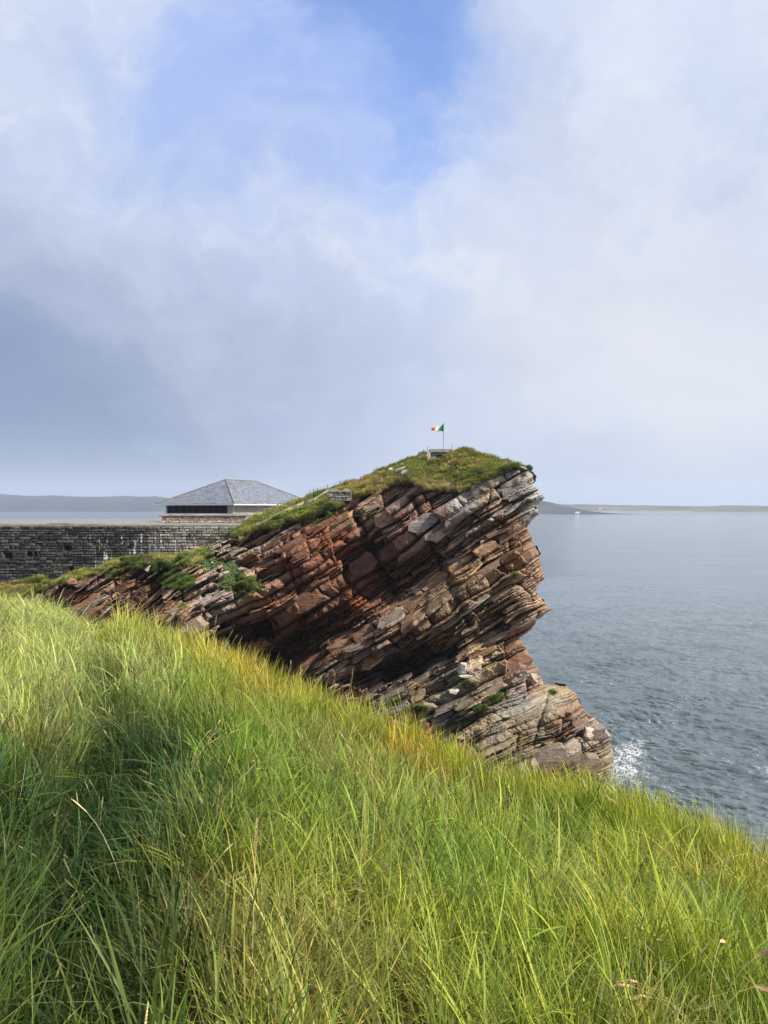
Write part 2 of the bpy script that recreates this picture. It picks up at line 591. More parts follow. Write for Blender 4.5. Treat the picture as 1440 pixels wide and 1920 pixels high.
def build_sea():
    m, t, b, _ = new_mat('sea_water')
    pos = t.node('ShaderNodeNewGeometry').outputs['Position']
    att = t.node('ShaderNodeAttribute', attribute_name='col')
    foam0 = att.outputs['Color']
    spf = t.node('ShaderNodeSeparateColor')
    t.put(spf.inputs[0], foam0)
    fo = spf.outputs[0]
    # broken lacy foam
    vor = t.node('ShaderNodeTexVoronoi', feature='DISTANCE_TO_EDGE')
    t.put(vor.inputs['Vector'], t.vm('ADD', t.mapping(pos, (2.2, 3.2, 1)), t.vm('SCALE', t.noise(pos, 0.8, 4, 0.6, out=1))))
    vor.inputs['Scale'].default_value = 1.1
    lace = t.ss(vor.outputs[0], 0.22, 0.02)
    br = t.noise(pos, 1.6, 6, 0.7)
    fm = t.m('MULTIPLY', t.ss(t.m('ADD', fo, t.m('MULTIPLY', t.m('SUBTRACT', br, 0.5), 1.3)), 0.46, 0.95), t.m('ADD', 0.10, t.m('MULTIPLY', lace, 0.75)), clamp=True)
    deep = t.mix(t.ss(t.noise(pos, 0.02, 4, 0.6), 0.35, 0.65), (0.092, 0.122, 0.142), (0.114, 0.146, 0.164))
    c = t.mix(fm, deep, (0.75, 0.78, 0.80))
    t.put(b.inputs['Base Color'], c)
    b.inputs['IOR'].default_value = 1.333
    t.put(b.inputs['Roughness'], t.m('ADD', 0.06, t.m('MULTIPLY', fm, 0.6)))
    cd = t.node('ShaderNodeCameraData').outputs['View Distance'] if False else None
    h1 = t.noise(t.mapping(pos, (0.45, 1.1, 1), (0, 0, 0.35)), 1.3, 5, 0.65)
    h2 = t.noise(t.mapping(pos, (0.11, 0.32, 1), (0, 0, 0.3)), 1.0, 7, 0.68)
    h3 = t.noise(t.mapping(pos, (0.02, 0.06, 1), (0, 0, 0.4)), 1.0, 5, 0.6)
    h = t.m('ADD', t.m('MULTIPLY', h1, 0.42), t.m('ADD', t.m('MULTIPLY', h2, 1.0), t.m('MULTIPLY', h3, 2.4)))
    t.put(b.inputs['Normal'], t.bump(h, 0.78, 0.9))
    azf = np.radians(np.linspace(-34, 34, 540))
    aza = np.radians(np.linspace(34, 326, 60)[1:-1])
    az = np.concatenate([azf, aza])
    r = np.concatenate([[20.0, 35.0], 50 * (330 / 50) ** np.linspace(0, 1, 640)[:-1], 330 * (9000 / 330) ** np.linspace(0, 1, 200)])
    A, R = np.meshgrid(az, r)
    x, y = R * np.sin(A), R * np.cos(A)
    z = np.zeros_like(x)
    rr = np.random.default_rng(3)
    for k in range(54):
        L = 1.3 * (6.5 / 1.3) ** rr.random()
        th = math.radians(-112) + rr.normal() * 0.30
        kx, ky = math.cos(th) * 2 * math.pi / L, math.sin(th) * 2 * math.pi / L
        wx = x + 1.5 * (vnoise(x * 0.06, y * 0.06, 5) - 0.5) * 6
        ph = wx * kx + y * ky + rr.random() * 6.28
        amp = 0.0185 * L ** 0.7
        s = np.sin(ph)
        dr = np.gradient(r)[:, None]
        fade = np.clip(L / (3.0 * np.minimum(dr, 0.9)) - 0.6, 0, 1) * np.clip((330 - R) / 260, 0, 1) ** 1.8
        z += amp * (1 - np.abs(s)) ** 1.3 * 1.7 * fade * (0.7 + 0.6 * vnoise(x * 0.05 + k, y * 0.05, k))
    z -= z.mean()
    # foam: strong at the foot of the spur, streaks over the water further right
    pxx = 720 + F * x / np.maximum(y, 1)
    pyy = HY + F * ZC / np.maximum(y, 1)
    g = lambda cx, cy, wx, wy: np.exp(-((pxx - cx) / wx) ** 2 - ((pyy - cy) / wy) ** 2)
    foam = 0.78 * g(1170, 1450, 60, 48) + 0.42 * g(1185, 1415, 35, 14) + 0.40 * g(1240, 1400, 60, 8) + 0.40 * g(1290, 1500, 130, 40) + 0.42 * g(1440, 1450, 50, 30) + 0.45 * g(1320, 1335, 45, 7) + 0.42 * g(1290, 1250, 90, 5)
    foam += 0.35 * g(1420, 1335, 60, 8)
    crest = np.clip((z - 0.26) * 3.2, 0, 0.55) * np.clip((260 - y) / 160, 0, 1) * np.clip((vnoise(x * 0.05, y * 0.09, 9) * 0.6 + vnoise(x * 0.21, y * 0.33, 12) * 0.4 - 0.60) * 6, 0, 1)
    foam = np.where(y > 10, foam + crest, 0)
    n_r, n_a = x.shape
    V = np.stack([x, y, z], -1).reshape(-1, 3)
    i = np.arange(n_r - 1)[:, None] * n_a + np.arange(n_a)[None, :]
    j = np.arange(n_r - 1)[:, None] * n_a + (np.arange(n_a)[None, :] + 1) % n_a
    Q = np.stack([i, j, j + n_a, i + n_a], -1).reshape(-1, 4)[:, ::-1]
    me = np_mesh('sea', V, Q, True)
    set_col(me, np.repeat(foam.reshape(-1, 1), 3, 1))
    o = link('sea', me, m)
    tag(o, 'choppy grey blue sea with white foam along the rocks', 'sea', kind='structure')
    # the sea bed closes the middle of the ring under the land
    me = MB().box(-60, 60, -60, 60, -2.0, -1.2).mesh('shallow_water')


build_sea()


# ------------------------------------------------------------------ far shores
def far_shore(name, prof, D, depth, col, col2, label, seed, base=966):
    m, t, b, _ = new_mat(name + '_ground')
    pos = t.node('ShaderNodeNewGeometry').outputs['Position']
    n = t.noise(t.mapping(pos, (0.004, 0.004, 0.004)), 1.0, 6, 0.65)
    n2 = t.node('ShaderNodeTexVoronoi')
    t.put(n2.inputs['Vector'], t.mapping(pos, (0.006, 0.004, 0.006)))
    n2.inputs['Scale'].default_value = 1.0
    c = t.mix(t.ss(n, 0.35, 0.65), col, col2)
    c = t.mix(0.35, c, t.mix(0.6, c, n2.outputs['Color'], 'MULTIPLY'))
    t.put(b.inputs['Base Color'], c)
    b.inputs['Roughness'].default_value = 1.0
    b.inputs['Specular IOR Level'].default_value = 0.0
    px = np.linspace(prof[0][0], prof[-1][0], 320)
    top = lin(prof, px)
    hh = (HY - top) / F * D + ZC          # height over the sea
    rows = []
    for f, k in ((-0.02, -0.08), (0, 0.0), (0.12, 0.18), (0.3, 0.45), (0.5, 0.72), (0.75, 0.93), (1.0, 1.0), (1.3, 0.8), (1.8, 0.2), (2.0, -0.1)):
        d = D - depth * (1 - f)
        bumps = (fbm(px * 0.03 + f * 7, f * 9 + px * 0, seed, 4) - 0.5) * 0.16 * (0.2 < f < 0.9)
        rows.append(np.stack([(px - 720) / F * D, np.full_like(px, d) + 25 * np.sin(px * 0.02 + seed), hh * np.clip(k + bumps, -0.2, 1) + (-3 if k < 0 else 0)], 1))
    V = np.concatenate(rows)
    me = np_mesh(name, V, grid_quads(len(rows), len(px)), True)
    o = link(name, me, m)
    tag(o, label, 'hills', kind='structure')
    return o


far_shore('far_hills', [(-700, 948), (-400, 935), (-150, 926), (-60, 924), (0, 926), (30, 928), (60, 930), (105, 929), (130, 930.5), (190, 932), (235, 929.5), (262, 931.5), (290, 930), (315, 934), (380, 936), (470, 940), (560, 948), (640, 956), (690, 966)], 6000, 1300,
          (0.026, 0.036, 0.042), (0.042, 0.052, 0.054), 'long blue hazy hills across the water beyond the stone wall', 3)
far_shore('far_headland', [(850, 962), (880, 955), (915, 940), (960, 934), (1000, 937), (1022, 942), (1040, 948), (1055, 953), (1070, 957), (1085, 959), (1100, 962)], 3600, 700,
          (0.045, 0.056, 0.060), (0.07, 0.08, 0.078), 'hazy hill sloping down to the water beyond the rocky nose', 8)
far_shore('far_coast', [(980, 947), (1040, 945.5), (1100, 945.5), (1150, 947), (1200, 947.5), (1290, 949), (1350, 949), (1365, 947), (1400, 947.5), (1440, 949.5), (1520, 946), (1700, 940), (2000, 946)], 5200, 900,
          (0.075, 0.085, 0.05), (0.15, 0.14, 0.09), 'low hazy coast of fields and dunes along the horizon', 5)

sand = plain('beach_sand', (0.20, 0.175, 0.155), 1.0, 0.1, 0.01, 0.0)
xs = np.linspace(1105, 1300, 60)
wob = fbm(xs * 0.05, xs * 0, 4, 3)
rows = [np.stack([(xs - 720) / F * 4270, 4270 + 0 * xs, -0.5 + 0 * xs], 1), np.stack([(xs - 720) / F * 4285, 4285 + 40 * wob, 2 + 4 * wob], 1), np.stack([(xs - 720) / F * 4300, 4345 + 40 * wob, 4 + 6 * wob], 1)]
o = link('beach', np_mesh('beach', np.concatenate(rows), grid_quads(3, 60), True), sand)
tag(o, 'pale pink strip of sandy beach on the far coast', 'beach', kind='structure')

hm = plain('house_white', (0.6, 0.6, 0.58), 0.8, 0.03)
rm = plain('house_roof_dark', (0.12, 0.12, 0.13), 0.8, 0.05)


def far_house(px, D, w, h, dp, zb, label):
    e = empty('white_house', ((px - 720) / F * D, D, zb))
    MB().box(-w / 2, w / 2, 0, dp, -2, h).build('wall', hm, e)
    r_ = MB()
    r_.hexa([(-w / 2 - .3, -.4, h), (w / 2 + .3, -.4, h), (w / 2 + .3, dp + .4, h), (-w / 2 - .3, dp + .4, h), (-w / 2, dp / 2 - .1, h + dp * .38), (w / 2, dp / 2 - .1, h + dp * .38), (w / 2, dp / 2 + .1, h + dp * .38), (-w / 2, dp / 2 + .1, h + dp * .38)])
    r_.build('roof', rm, e)
    tag(e, label, 'house', 'white houses on the far shore')


far_house(1083, 2890, 16, 5, 8, 4.0, 'tiny long white house at the tip of the far hazy headland')
far_house(1126, 4420, 16, 6, 9, 14.0, 'tiny white house above the far sandy beach')

# ------------------------------------------------------------------ the rock headland
# depth (m) of the face at photo positions, measured along the view axis
DEPTH = [
    # left outcrop
    (60, 1130, 77), (60, 1300, 70), (60, 1500, 66), (130, 1110, 77), (200, 1130, 75), (240, 1075, 79), (290, 1100, 83), (260, 1130, 82), (330, 1120, 76), (390, 1135, 77), (350, 1070, 80),
    (420, 1070, 83), (300, 1190, 72), (380, 1190, 74), (440, 1030, 91), (300, 1400, 66), (440, 1130, 82),
    # cave and overhangs in the middle
    (470, 1000, 94), (550, 980, 92), (640, 950, 93), (500, 1060, 91), (600, 1010, 88), (545, 1055, 87), (600, 1060, 87), (640, 1085, 92), (720, 1020, 92), (700, 1065, 94), (470, 1125, 83), (520, 1135, 84), (545, 1100, 90),
    (450, 1190, 97), (500, 1212, 98), (560, 1225, 97), (580, 1180, 95), (600, 1135, 89), (660, 1120, 87.5), (740, 1060, 91), (640, 1165, 95), (730, 1110, 94.5), (800, 1060, 92),
    # light blocky band and the recess under it
    (590, 1240, 86), (650, 1215, 85.5), (740, 1160, 86), (830, 1110, 86), (620, 1275, 84), (720, 1225, 83.5), (800, 1185, 84), (680, 1275, 91), (740, 1245, 92), (820, 1215, 90.5), (880, 1180, 86),
    # right part and the nose
    (740, 915, 93), (760, 960, 90), (860, 925, 90), (820, 980, 88), (900, 905, 89), (980, 890, 88), (1000, 925, 85.5), (940, 960, 86), (1000, 985, 89), (900, 1010, 87.5), (880, 1060, 87), (960, 1040, 86.5), (1005, 1060, 87),
    (1000, 1130, 84), (940, 1110, 85.5), (990, 1180, 88), (940, 1180, 87), (980, 1225, 86), (930, 1215, 87),
    # the spur
    (690, 1300, 83), (760, 1310, 81), (850, 1260, 83), (900, 1250, 82), (980, 1290, 82), (1055, 1297, 81), (790, 1370, 80), (860, 1340, 79.5), (960, 1345, 77.5), (1040, 1330, 77.5), (990, 1385, 75), (1075, 1375, 76.5),
    (940, 1412, 74), (1005, 1424, 76), (1075, 1412, 76.6), (1140, 1390, 76.3), (1095, 1430, 74.2), (1152, 1432, 75), (1050, 1440, 73), (1120, 1452, 72.5), (1050, 1475, 69), (1120, 1480, 69), (950, 1462, 71), (850, 1440, 73), (1000, 1500, 68), (1150, 1520, 66), (700, 1450, 80), (500, 1450, 88),
]
_dp = np.array(DEPTH, float)
_q = lambda x, y: np.stack([np.ones_like(x), x / 700, y / 700, (x / 700) ** 2, (y / 700) ** 2, x * y / 490000], -1)
_cf = np.linalg.lstsq(_q(_dp[:, 0], _dp[:, 1]), _dp[:, 2], rcond=None)[0]
_tr = _q(_dp[:, 0], _dp[:, 1]) @ _cf
dep = TPS(_dp[:, :2], _tr + (1.0 + 0.65 * np.clip((1390 - _dp[:, 1]) / 60, 0, 1)) * (_dp[:, 2] - _tr))

OUT = [(60, 1122), (100, 1100), (130, 1090), (175, 1072), (235, 1056), (300, 1056), (350, 1046), (400, 1022), (440, 1006), (455, 990), (500, 980), (560, 962), (600, 950), (640, 926), (690, 922), (740, 903), (780, 898),
       (860, 905), (900, 888), (940, 876), (975, 869), (990, 880), (1003, 893), (1001, 906), (1024, 932), (1010, 950), (1013, 963), (992, 987), (999, 1012), (1013, 1040), (1014, 1060), (1024, 1083), (1004, 1110), (1034, 1142),
       (1010, 1164), (1000, 1180), (975, 1197), (990, 1215), (1001, 1237), (1015, 1260), (1021, 1279), (1060, 1286), (1079, 1296), (1092, 1326), (1122, 1352), (1151, 1379), (1146, 1393), (1153, 1420), (1150, 1440), (1153, 1525), (60, 1525)]
RIGHT = OUT[OUT.index((975, 869)):OUT.index((1153, 1525)) + 1]

COLS = [  # local rock colour (albedo)
    (150, 1110, .20, .125, .085), (200, 1130, .17, .12, .09), (270, 1090, .13, .08, .055), (330, 1120, .26, .19, .14), (390, 1110, .34, .29, .24), (300, 1180, .20, .14, .10), (440, 1110, .33, .28, .235), (450, 1030, .24, .21, .18),
    (480, 1040, .20, .14, .11), (500, 1000, .22, .18, .15), (560, 990, .15, .085, .065), (600, 1010, .21, .075, .05), (560, 1060, .25, .10, .065), (640, 1030, .24, .085, .055), (690, 960, .26, .20, .16), (480, 1130, .30, .19, .13), (530, 1140, .24, .125, .08),
    (620, 1100, .20, .11, .075), (680, 1120, .23, .085, .05), (580, 1190, .15, .085, .06), (640, 1160, .17, .095, .06), (740, 1080, .15, .08, .055), (740, 1000, .21, .115, .085), (770, 920, .26, .17, .13), (800, 950, .22, .11, .08),
    (870, 930, .34, .32, .28), (960, 900, .33, .31, .27), (1000, 940, .29, .265, .22), (930, 960, .29, .21, .16), (960, 1000, .27, .15, .10), (860, 1000, .28, .20, .15), (880, 1060, .33, .235, .145), (800, 1100, .24, .155, .10), (1000, 1060, .27, .17, .12),
    (1000, 1130, .34, .25, .19), (930, 1120, .30, .215, .13), (860, 1130, .30, .20, .115), (760, 1160, .27, .185, .12), (680, 1220, .29, .225, .165), (820, 1180, .25, .16, .09), (960, 1190, .22, .125, .085), (920, 1170, .26, .16, .09), (990, 1240, .29, .165, .12),
    (740, 1250, .10, .075, .06), (760, 1310, .21, .19, .16), (890, 1250, .40, .35, .29), (860, 1310, .24, .21, .165), (950, 1340, .25, .235, .20), (1040, 1310, .31, .275, .21), (900, 1370, .27, .225, .145), (1000, 1380, .23, .21, .175), (1070, 1360, .22, .12, .085), (1110, 1375, .34, .28, .23),
    (1030, 1430, .19, .12, .08), (1110, 1420, .31, .26, .21), (850, 1420, .20, .16, .12), (640, 1270, .24, .18, .125),
]
CA = np.array(COLS)
_m = np.clip((CA[:, 2] / CA[:, 4] - 2.4) * 0.6, 0, 0.25)[:, None]
CA[:, 2:5] = CA[:, 2:5] * (1 - _m) + np.array([.20, .135, .09]) * _m
_g = np.clip((CA[:, 2] / CA[:, 4] - 1.15) * 2.2, 0, 1)[:, None]      # the grey rock stays grey
CA[:, 2:5] = CA[:, 2:5] * (1 - _g) + CA[:, 2:5] * _g * np.where(CA[:, :1] > 770, np.array([1.0, 0.96, 0.87]), np.array([1.10, 0.95, 0.78]))

ca_, sa_ = math.cos(DIP), math.sin(DIP)
D0 = 87.0


def make_beds(seed, thick):
    r_ = np.random.default_rng(seed)
    v, out = -45.0, [-45.0]
    while v < 60:
        if thick:
            v += r_.uniform(0.9, 2.4)
            out.append(v)
        else:
            q_ = r_.random()
            if q_ < 0.34:
                for _ in range(r_.integers(2, 5)):
                    v += r_.uniform(0.17, 0.40)
                    out.append(v)
            elif q_ < 0.72:
                v += r_.uniform(0.45, 1.0)
                out.append(v)
            else:
                v += r_.uniform(1.1, 2.3)
                out.append(v)
    out = np.array(out)
    n = len(out)
    th = np.diff(out, append=out[-1] + 1)
    L = (r_.uniform(2.0, 8.0, n) * (0.35 + th)) if not thick else r_.uniform(2.6, 7.5, n)
    return out, th, L, r_.uniform(0, 50, n), r_.normal(0, 1, n)


BED_M = make_beds(21, True)
BED_S = make_beds(22, False)


def uv_of(px, py):
    X = (px - 720) / F * D0
    Z = ZC - (py - HY) / F * D0
    # beds bend and pinch a little, and dip steeper in the left outcrop
    steep = np.clip((-14 - X) / 16, 0, 1) * 0.16
    v = Z * ca_ - X * sa_ + steep * (-14 - X) * 0.9
    v = v + 2.4 * (vnoise(X * 0.085, Z * 0.085, 2) - 0.5) + 0.42 * (vnoise(X * 0.5, Z * 0.5, 4) - 0.5) + 0.16 * (fbm(X * 2.2, Z * 2.2, 14, 3) - 0.5)
    u = X * ca_ + Z * sa_ + 0.9 * (vnoise(X * 0.5, Z * 0.5, 6) - 0.5) + 0.5 * (fbm(X * 1.8, Z * 1.8, 16, 3) - 0.5)
    return X, Z, u, v


def block(u, v, B):
    vb, th, L, off, pr = B
    i = np.clip(np.searchsorted(vb, v) - 1, 0, len(vb) - 1)
    fv = (v - vb[i]) / th[i]
    q = (u + off[i]) / L[i]
    # some joints run through at a slant
    q = q + (fv - 0.5) * (hsh(i, 3) - 0.5) * 0.5
    j = np.floor(q)
    fu = q - j
    uc = (j + 0.5) * L[i] - off[i]
    vc = vb[i] + th[i] / 2
    return i, j, fu, fv, uc, vc, th[i], L[i], pr[i]


def to_px(uc, vc):
    Xc = uc * ca_ - vc * sa_
    Zc = uc * sa_ + vc * ca_
    return 720 + Xc / D0 * F, HY - (Zc - ZC) / D0 * F


def face(px, py):
    X, Z, u, v = uv_of(px, py)
    i, j, fu, fv, uc, vc, th, L, pr = block(u, v, BED_S)
    I, J, FU, FV, UC, VC, TH, LL, PR = block(u, v, BED_M)
    base = dep(px, py)
    su_ = ((px - 985) * ca_ - (py - 1342) * sa_) / 118
    sv_ = ((px - 985) * sa_ + (py - 1342) * ca_) / 50
    smoothz = np.exp(-(su_ ** 2 + sv_ ** 2) ** 2)       # the smooth slab on the spur
    # offsets between warped and plain coordinates keep block centres near the point
    du, dvv = uc - u, vc - v
    pcx, pcy = px + (du * ca_ - dvv * sa_) / D0 * F, py - (du * sa_ + dvv * ca_) / D0 * F
    DU, DV = UC - u, VC - v
    PCX, PCY = px + (DU * ca_ - DV * sa_) / D0 * F, py - (DU * sa_ + DV * ca_) / D0 * F
    D = 0.14 * base + 0.42 * dep(PCX, PCY) + 0.42 * dep(pcx, pcy)
    D = D * (1 - 0.75 * smoothz) + base * 0.75 * smoothz
    D = D + (0.52 * PR + 1.9 * (hsh(I, J, 1) - 0.5)) * (1 - 0.85 * smoothz)
    amp = (0.38 + 0.80 * np.minimum(th, 1.0)) * (1 - 0.66 * smoothz)
    D = D + amp * (0.75 * pr * 0.6 + 1.5 * (hsh(i, j, 2) - 0.5))
    # every block face leans its own way
    D = D + ((fu - 0.5) * L * (hsh(i, j, 5) - 0.5) * 0.42 + (fv - 0.5) * th * (hsh(i, j, 7) - 0.55) * 1.1) * (1 - 0.7 * smoothz)
    D = D + (FU - 0.5) * LL * (hsh(I, J, 8) - 0.5) * 0.30
    # open joints and bedding cracks
    ev = np.minimum(fv, 1 - fv) * th
    eu = np.minimum(fu, 1 - fu) * L
    D = D + (0.5 * np.exp(-ev / 0.05) + 0.42 * np.exp(-eu / 0.06)) * (1 - 0.55 * smoothz)
    EV = np.minimum(FV, 1 - FV) * TH
    D = D + 1.15 * np.exp(-EV / 0.15) * (1 - 0.8 * smoothz)
    EU = np.minimum(FU, 1 - FU) * LL
    D = D + 0.95 * np.exp(-EU / 0.14) * (1 - 0.8 * smoothz) * (hsh(I, J, 21) > 0.3)
    # steep faults that cut down through the beds
    for (x0, y0), (x1, y1), w, k in (((648, 935), (700, 1040), 7, 1.9), ((700, 1040), (760, 1150), 5, 1.2), ((775, 935), (850, 1110), 5, 1.6), ((530, 1010), (560, 1120), 4, 0.9), ((850, 1110), (880, 1170), 5, 1.2), ((1028, 1300), (1000, 1400), 3, 0.4)):
        ex, ey = x1 - x0, y1 - y0
        tt = np.clip(((px - x0) * ex + (py - y0) * ey) / (ex * ex + ey * ey), 0, 1)
        dd = np.hypot(px - x0 - tt * ex, py - y0 - tt * ey)
        D = D + k * np.exp(-(dd / w) ** 2)
    # rough broken surface
    D = D + 0.42 * (fbm(X * 1.5, Z * 1.5, 31, 4) - 0.5) + 1.6 * (fbm(X * 0.30, Z * 0.30, 41, 3) - 0.5)
    return D, i, j, th, L, X, Z, hsh(i, j, 2)


def rock_colour(px, py, X, Z, i, j):
    w = 1.0 / (((px[..., None] - CA[:, 0]) ** 2 + (py[..., None] - CA[:, 1]) ** 2) / 900 + 0.3) ** 1.6
    w /= w.sum(-1, keepdims=True)
    c = w @ CA[:, 2:5]
    k = (0.80 + 0.36 * hsh(i, j, 11)) * (0.62 + 0.76 * fbm(X * 0.8, Z * 0.8, 201, 4))
    bedk = 0.74 + 0.52 * hsh(i, 5, 13)
    warm = (fbm(X * 0.25, Z * 0.25, 203, 3) - 0.5) * 0.9 + (hsh(i, j, 17) - 0.5) * 0.12
    sz = np.exp(-((((px - 985) * ca_ - (py - 1342) * sa_) / 120) ** 2 + (((px - 985) * sa_ + (py - 1342) * ca_) / 52) ** 2) ** 2)
    kb = k * bedk
    kb = kb + (0.95 - kb) * sz * 0.8
    c = c * kb[..., None] * 0.92
    c[..., 0] *= 1 + warm * 0.35
    c[..., 2] *= 1 - warm
    grey = ((hsh(i, j, 19) > 0.86) & (sz < 0.4))[..., None]
    c = np.where(grey, 0.45 * c + 0.55 * np.array([.27, .255, .23]), c)
    return np.clip(c, 0.012, 0.6)


STEP = 1.2
gx = np.arange(58, 1166, STEP)
gy = np.arange(862, 1512, STEP)
PX, PY = np.meshgrid(gx, gy)
Dm, bi, bj, bth, bL, bX, bZ, bh = face(PX, PY)
sd = poly_sd(PX, PY, OUT)
jag = (hsh(bi, bj, 23) - 0.45) * np.clip(bth, 0.15, 0.7) * 16 + (fbm(PX * 0.09, PY * 0.09, 51, 3) - 0.5) * 7
keep = sd > np.where(PX > 960, -jag * 0.7 + 1.0, 0.0)
dr_ = np.full(PX.shape, 1e9)
for k in range(len(RIGHT) - 1):
    (x0, y0), (x1, y1) = RIGHT[k], RIGHT[k + 1]
    ex, ey = x1 - x0, y1 - y0
    tt = np.clip(((PX - x0) * ex + (PY - y0) * ey) / (ex * ex + ey * ey), 0, 1)
    dr_ = np.minimum(dr_, np.hypot(PX - x0 - tt * ex, PY - y0 - tt * ey))
edge = np.clip(1 - dr_ / 34, 0, 1)
Dm = Dm + 3.4 * (1 - np.sqrt(np.clip(1 - edge ** 2, 0, 1)))
RC = np.zeros(PX.shape + (3,))
for r0 in range(0, PX.shape[0], 40):
    s = slice(r0, r0 + 40)
    RC[s] = rock_colour(PX[s], PY[s], bX[s], bZ[s], bi[s], bj[s])
V = P(PX, PY, Dm).reshape(-1, 3)
Q = grid_quads(*PX.shape)
kq = keep.ravel()[Q].all(1)
Q = Q[kq]
# close the body: walls from the outline back into the land
ed = np.concatenate([Q[:, [0, 1]], Q[:, [1, 2]], Q[:, [2, 3]], Q[:, [3, 0]]])
key = np.sort(ed, 1)
kk = key[:, 0].astype(np.int64) * len(V) + key[:, 1]
_, inv, cnt = np.unique(kk, return_inverse=True, return_counts=True)
bd = ed[cnt[inv] == 1]
bv = np.unique(bd)
mapb = {}
extra = []
exc = []
for ring, (dy, sh) in enumerate(((3.0, 0.985), (9.0, 0.93), (24.0, 0.80))):
    p = V[bv].copy()
    cxm, czm = 4.0, 10.0
    p[:, 1] += dy * (1 + 0.25 * (hsh(bv, ring) - 0.5))
    p[:, 0] = np.where(p[:, 0] > 10, cxm + (p[:, 0] - cxm) * sh, p[:, 0])
    p[:, 2] -= dy * (np.clip((ZC - p[:, 2]) / p[:, 1], 0, 1) * 1.3 + 0.05)
    extra.append(p)
    exc.append(RC.reshape(-1, 3)[bv])
idx = {int(a): k for k, a in enumerate(bv)}
nb = len(bv)
loc0 = np.array([idx[int(a)] for a in bd[:, 0]])
loc1 = np.array([idx[int(a)] for a in bd[:, 1]])
base_n = len(V)
QS = [Q, np.stack([bd[:, 1], bd[:, 0], base_n + loc0, base_n + loc1], 1)]
for ring in range(2):
    a, c_ = base_n + ring * nb, base_n + (ring + 1) * nb
    QS.append(np.stack([a + loc1, a + loc0, c_ + loc0, c_ + loc1], 1))
VA = np.concatenate([V] + extra)
CAll = np.concatenate([RC.reshape(-1, 3)] + exc)
QA = np.concatenate(QS)
used = np.unique(QA)
remap = np.full(len(VA), -1)
remap[used] = np.arange(len(used))
me = np_mesh('rock_headland', VA[used], remap[QA][:, ::-1], False)
set_col(me, CAll[used])
headland = link('rock_headland', me, ROCK)
tag(headland, 'jagged headland of tilted red brown rock beds above the sea', 'headland', kind='structure')

VEG = [(462, 1098, 30, 17), (440, 1090, 24, 20), (410, 1060, 34, 34), (525, 975, 30, 8), (575, 962, 26, 10), (612, 955, 24, 13), (590, 975, 25, 8), (705, 968, 9, 8), (680, 962, 6, 6), (342, 1138, 9, 5), (408, 1140, 6, 4), (340, 1090, 24, 16), (315, 1085, 22, 20), (355, 1050, 26, 14), (385, 1045, 16, 14), (450, 1005, 14, 10), (865, 1281, 12, 6), (885, 1285, 7, 4), (930, 1310, 14, 9), (945, 1296, 12, 6), (902, 1328, 16, 6), (780, 1330, 22, 7), (740, 1318, 14, 6), (965, 1075, 9, 9), (912, 1140, 12, 5), (985, 880, 12, 7), (300, 1065, 34, 12), (250, 1055, 28, 12), (215, 1075, 22, 10), (1035, 1300, 8, 5), (993, 940, 7, 4), (655, 985, 6, 6)]
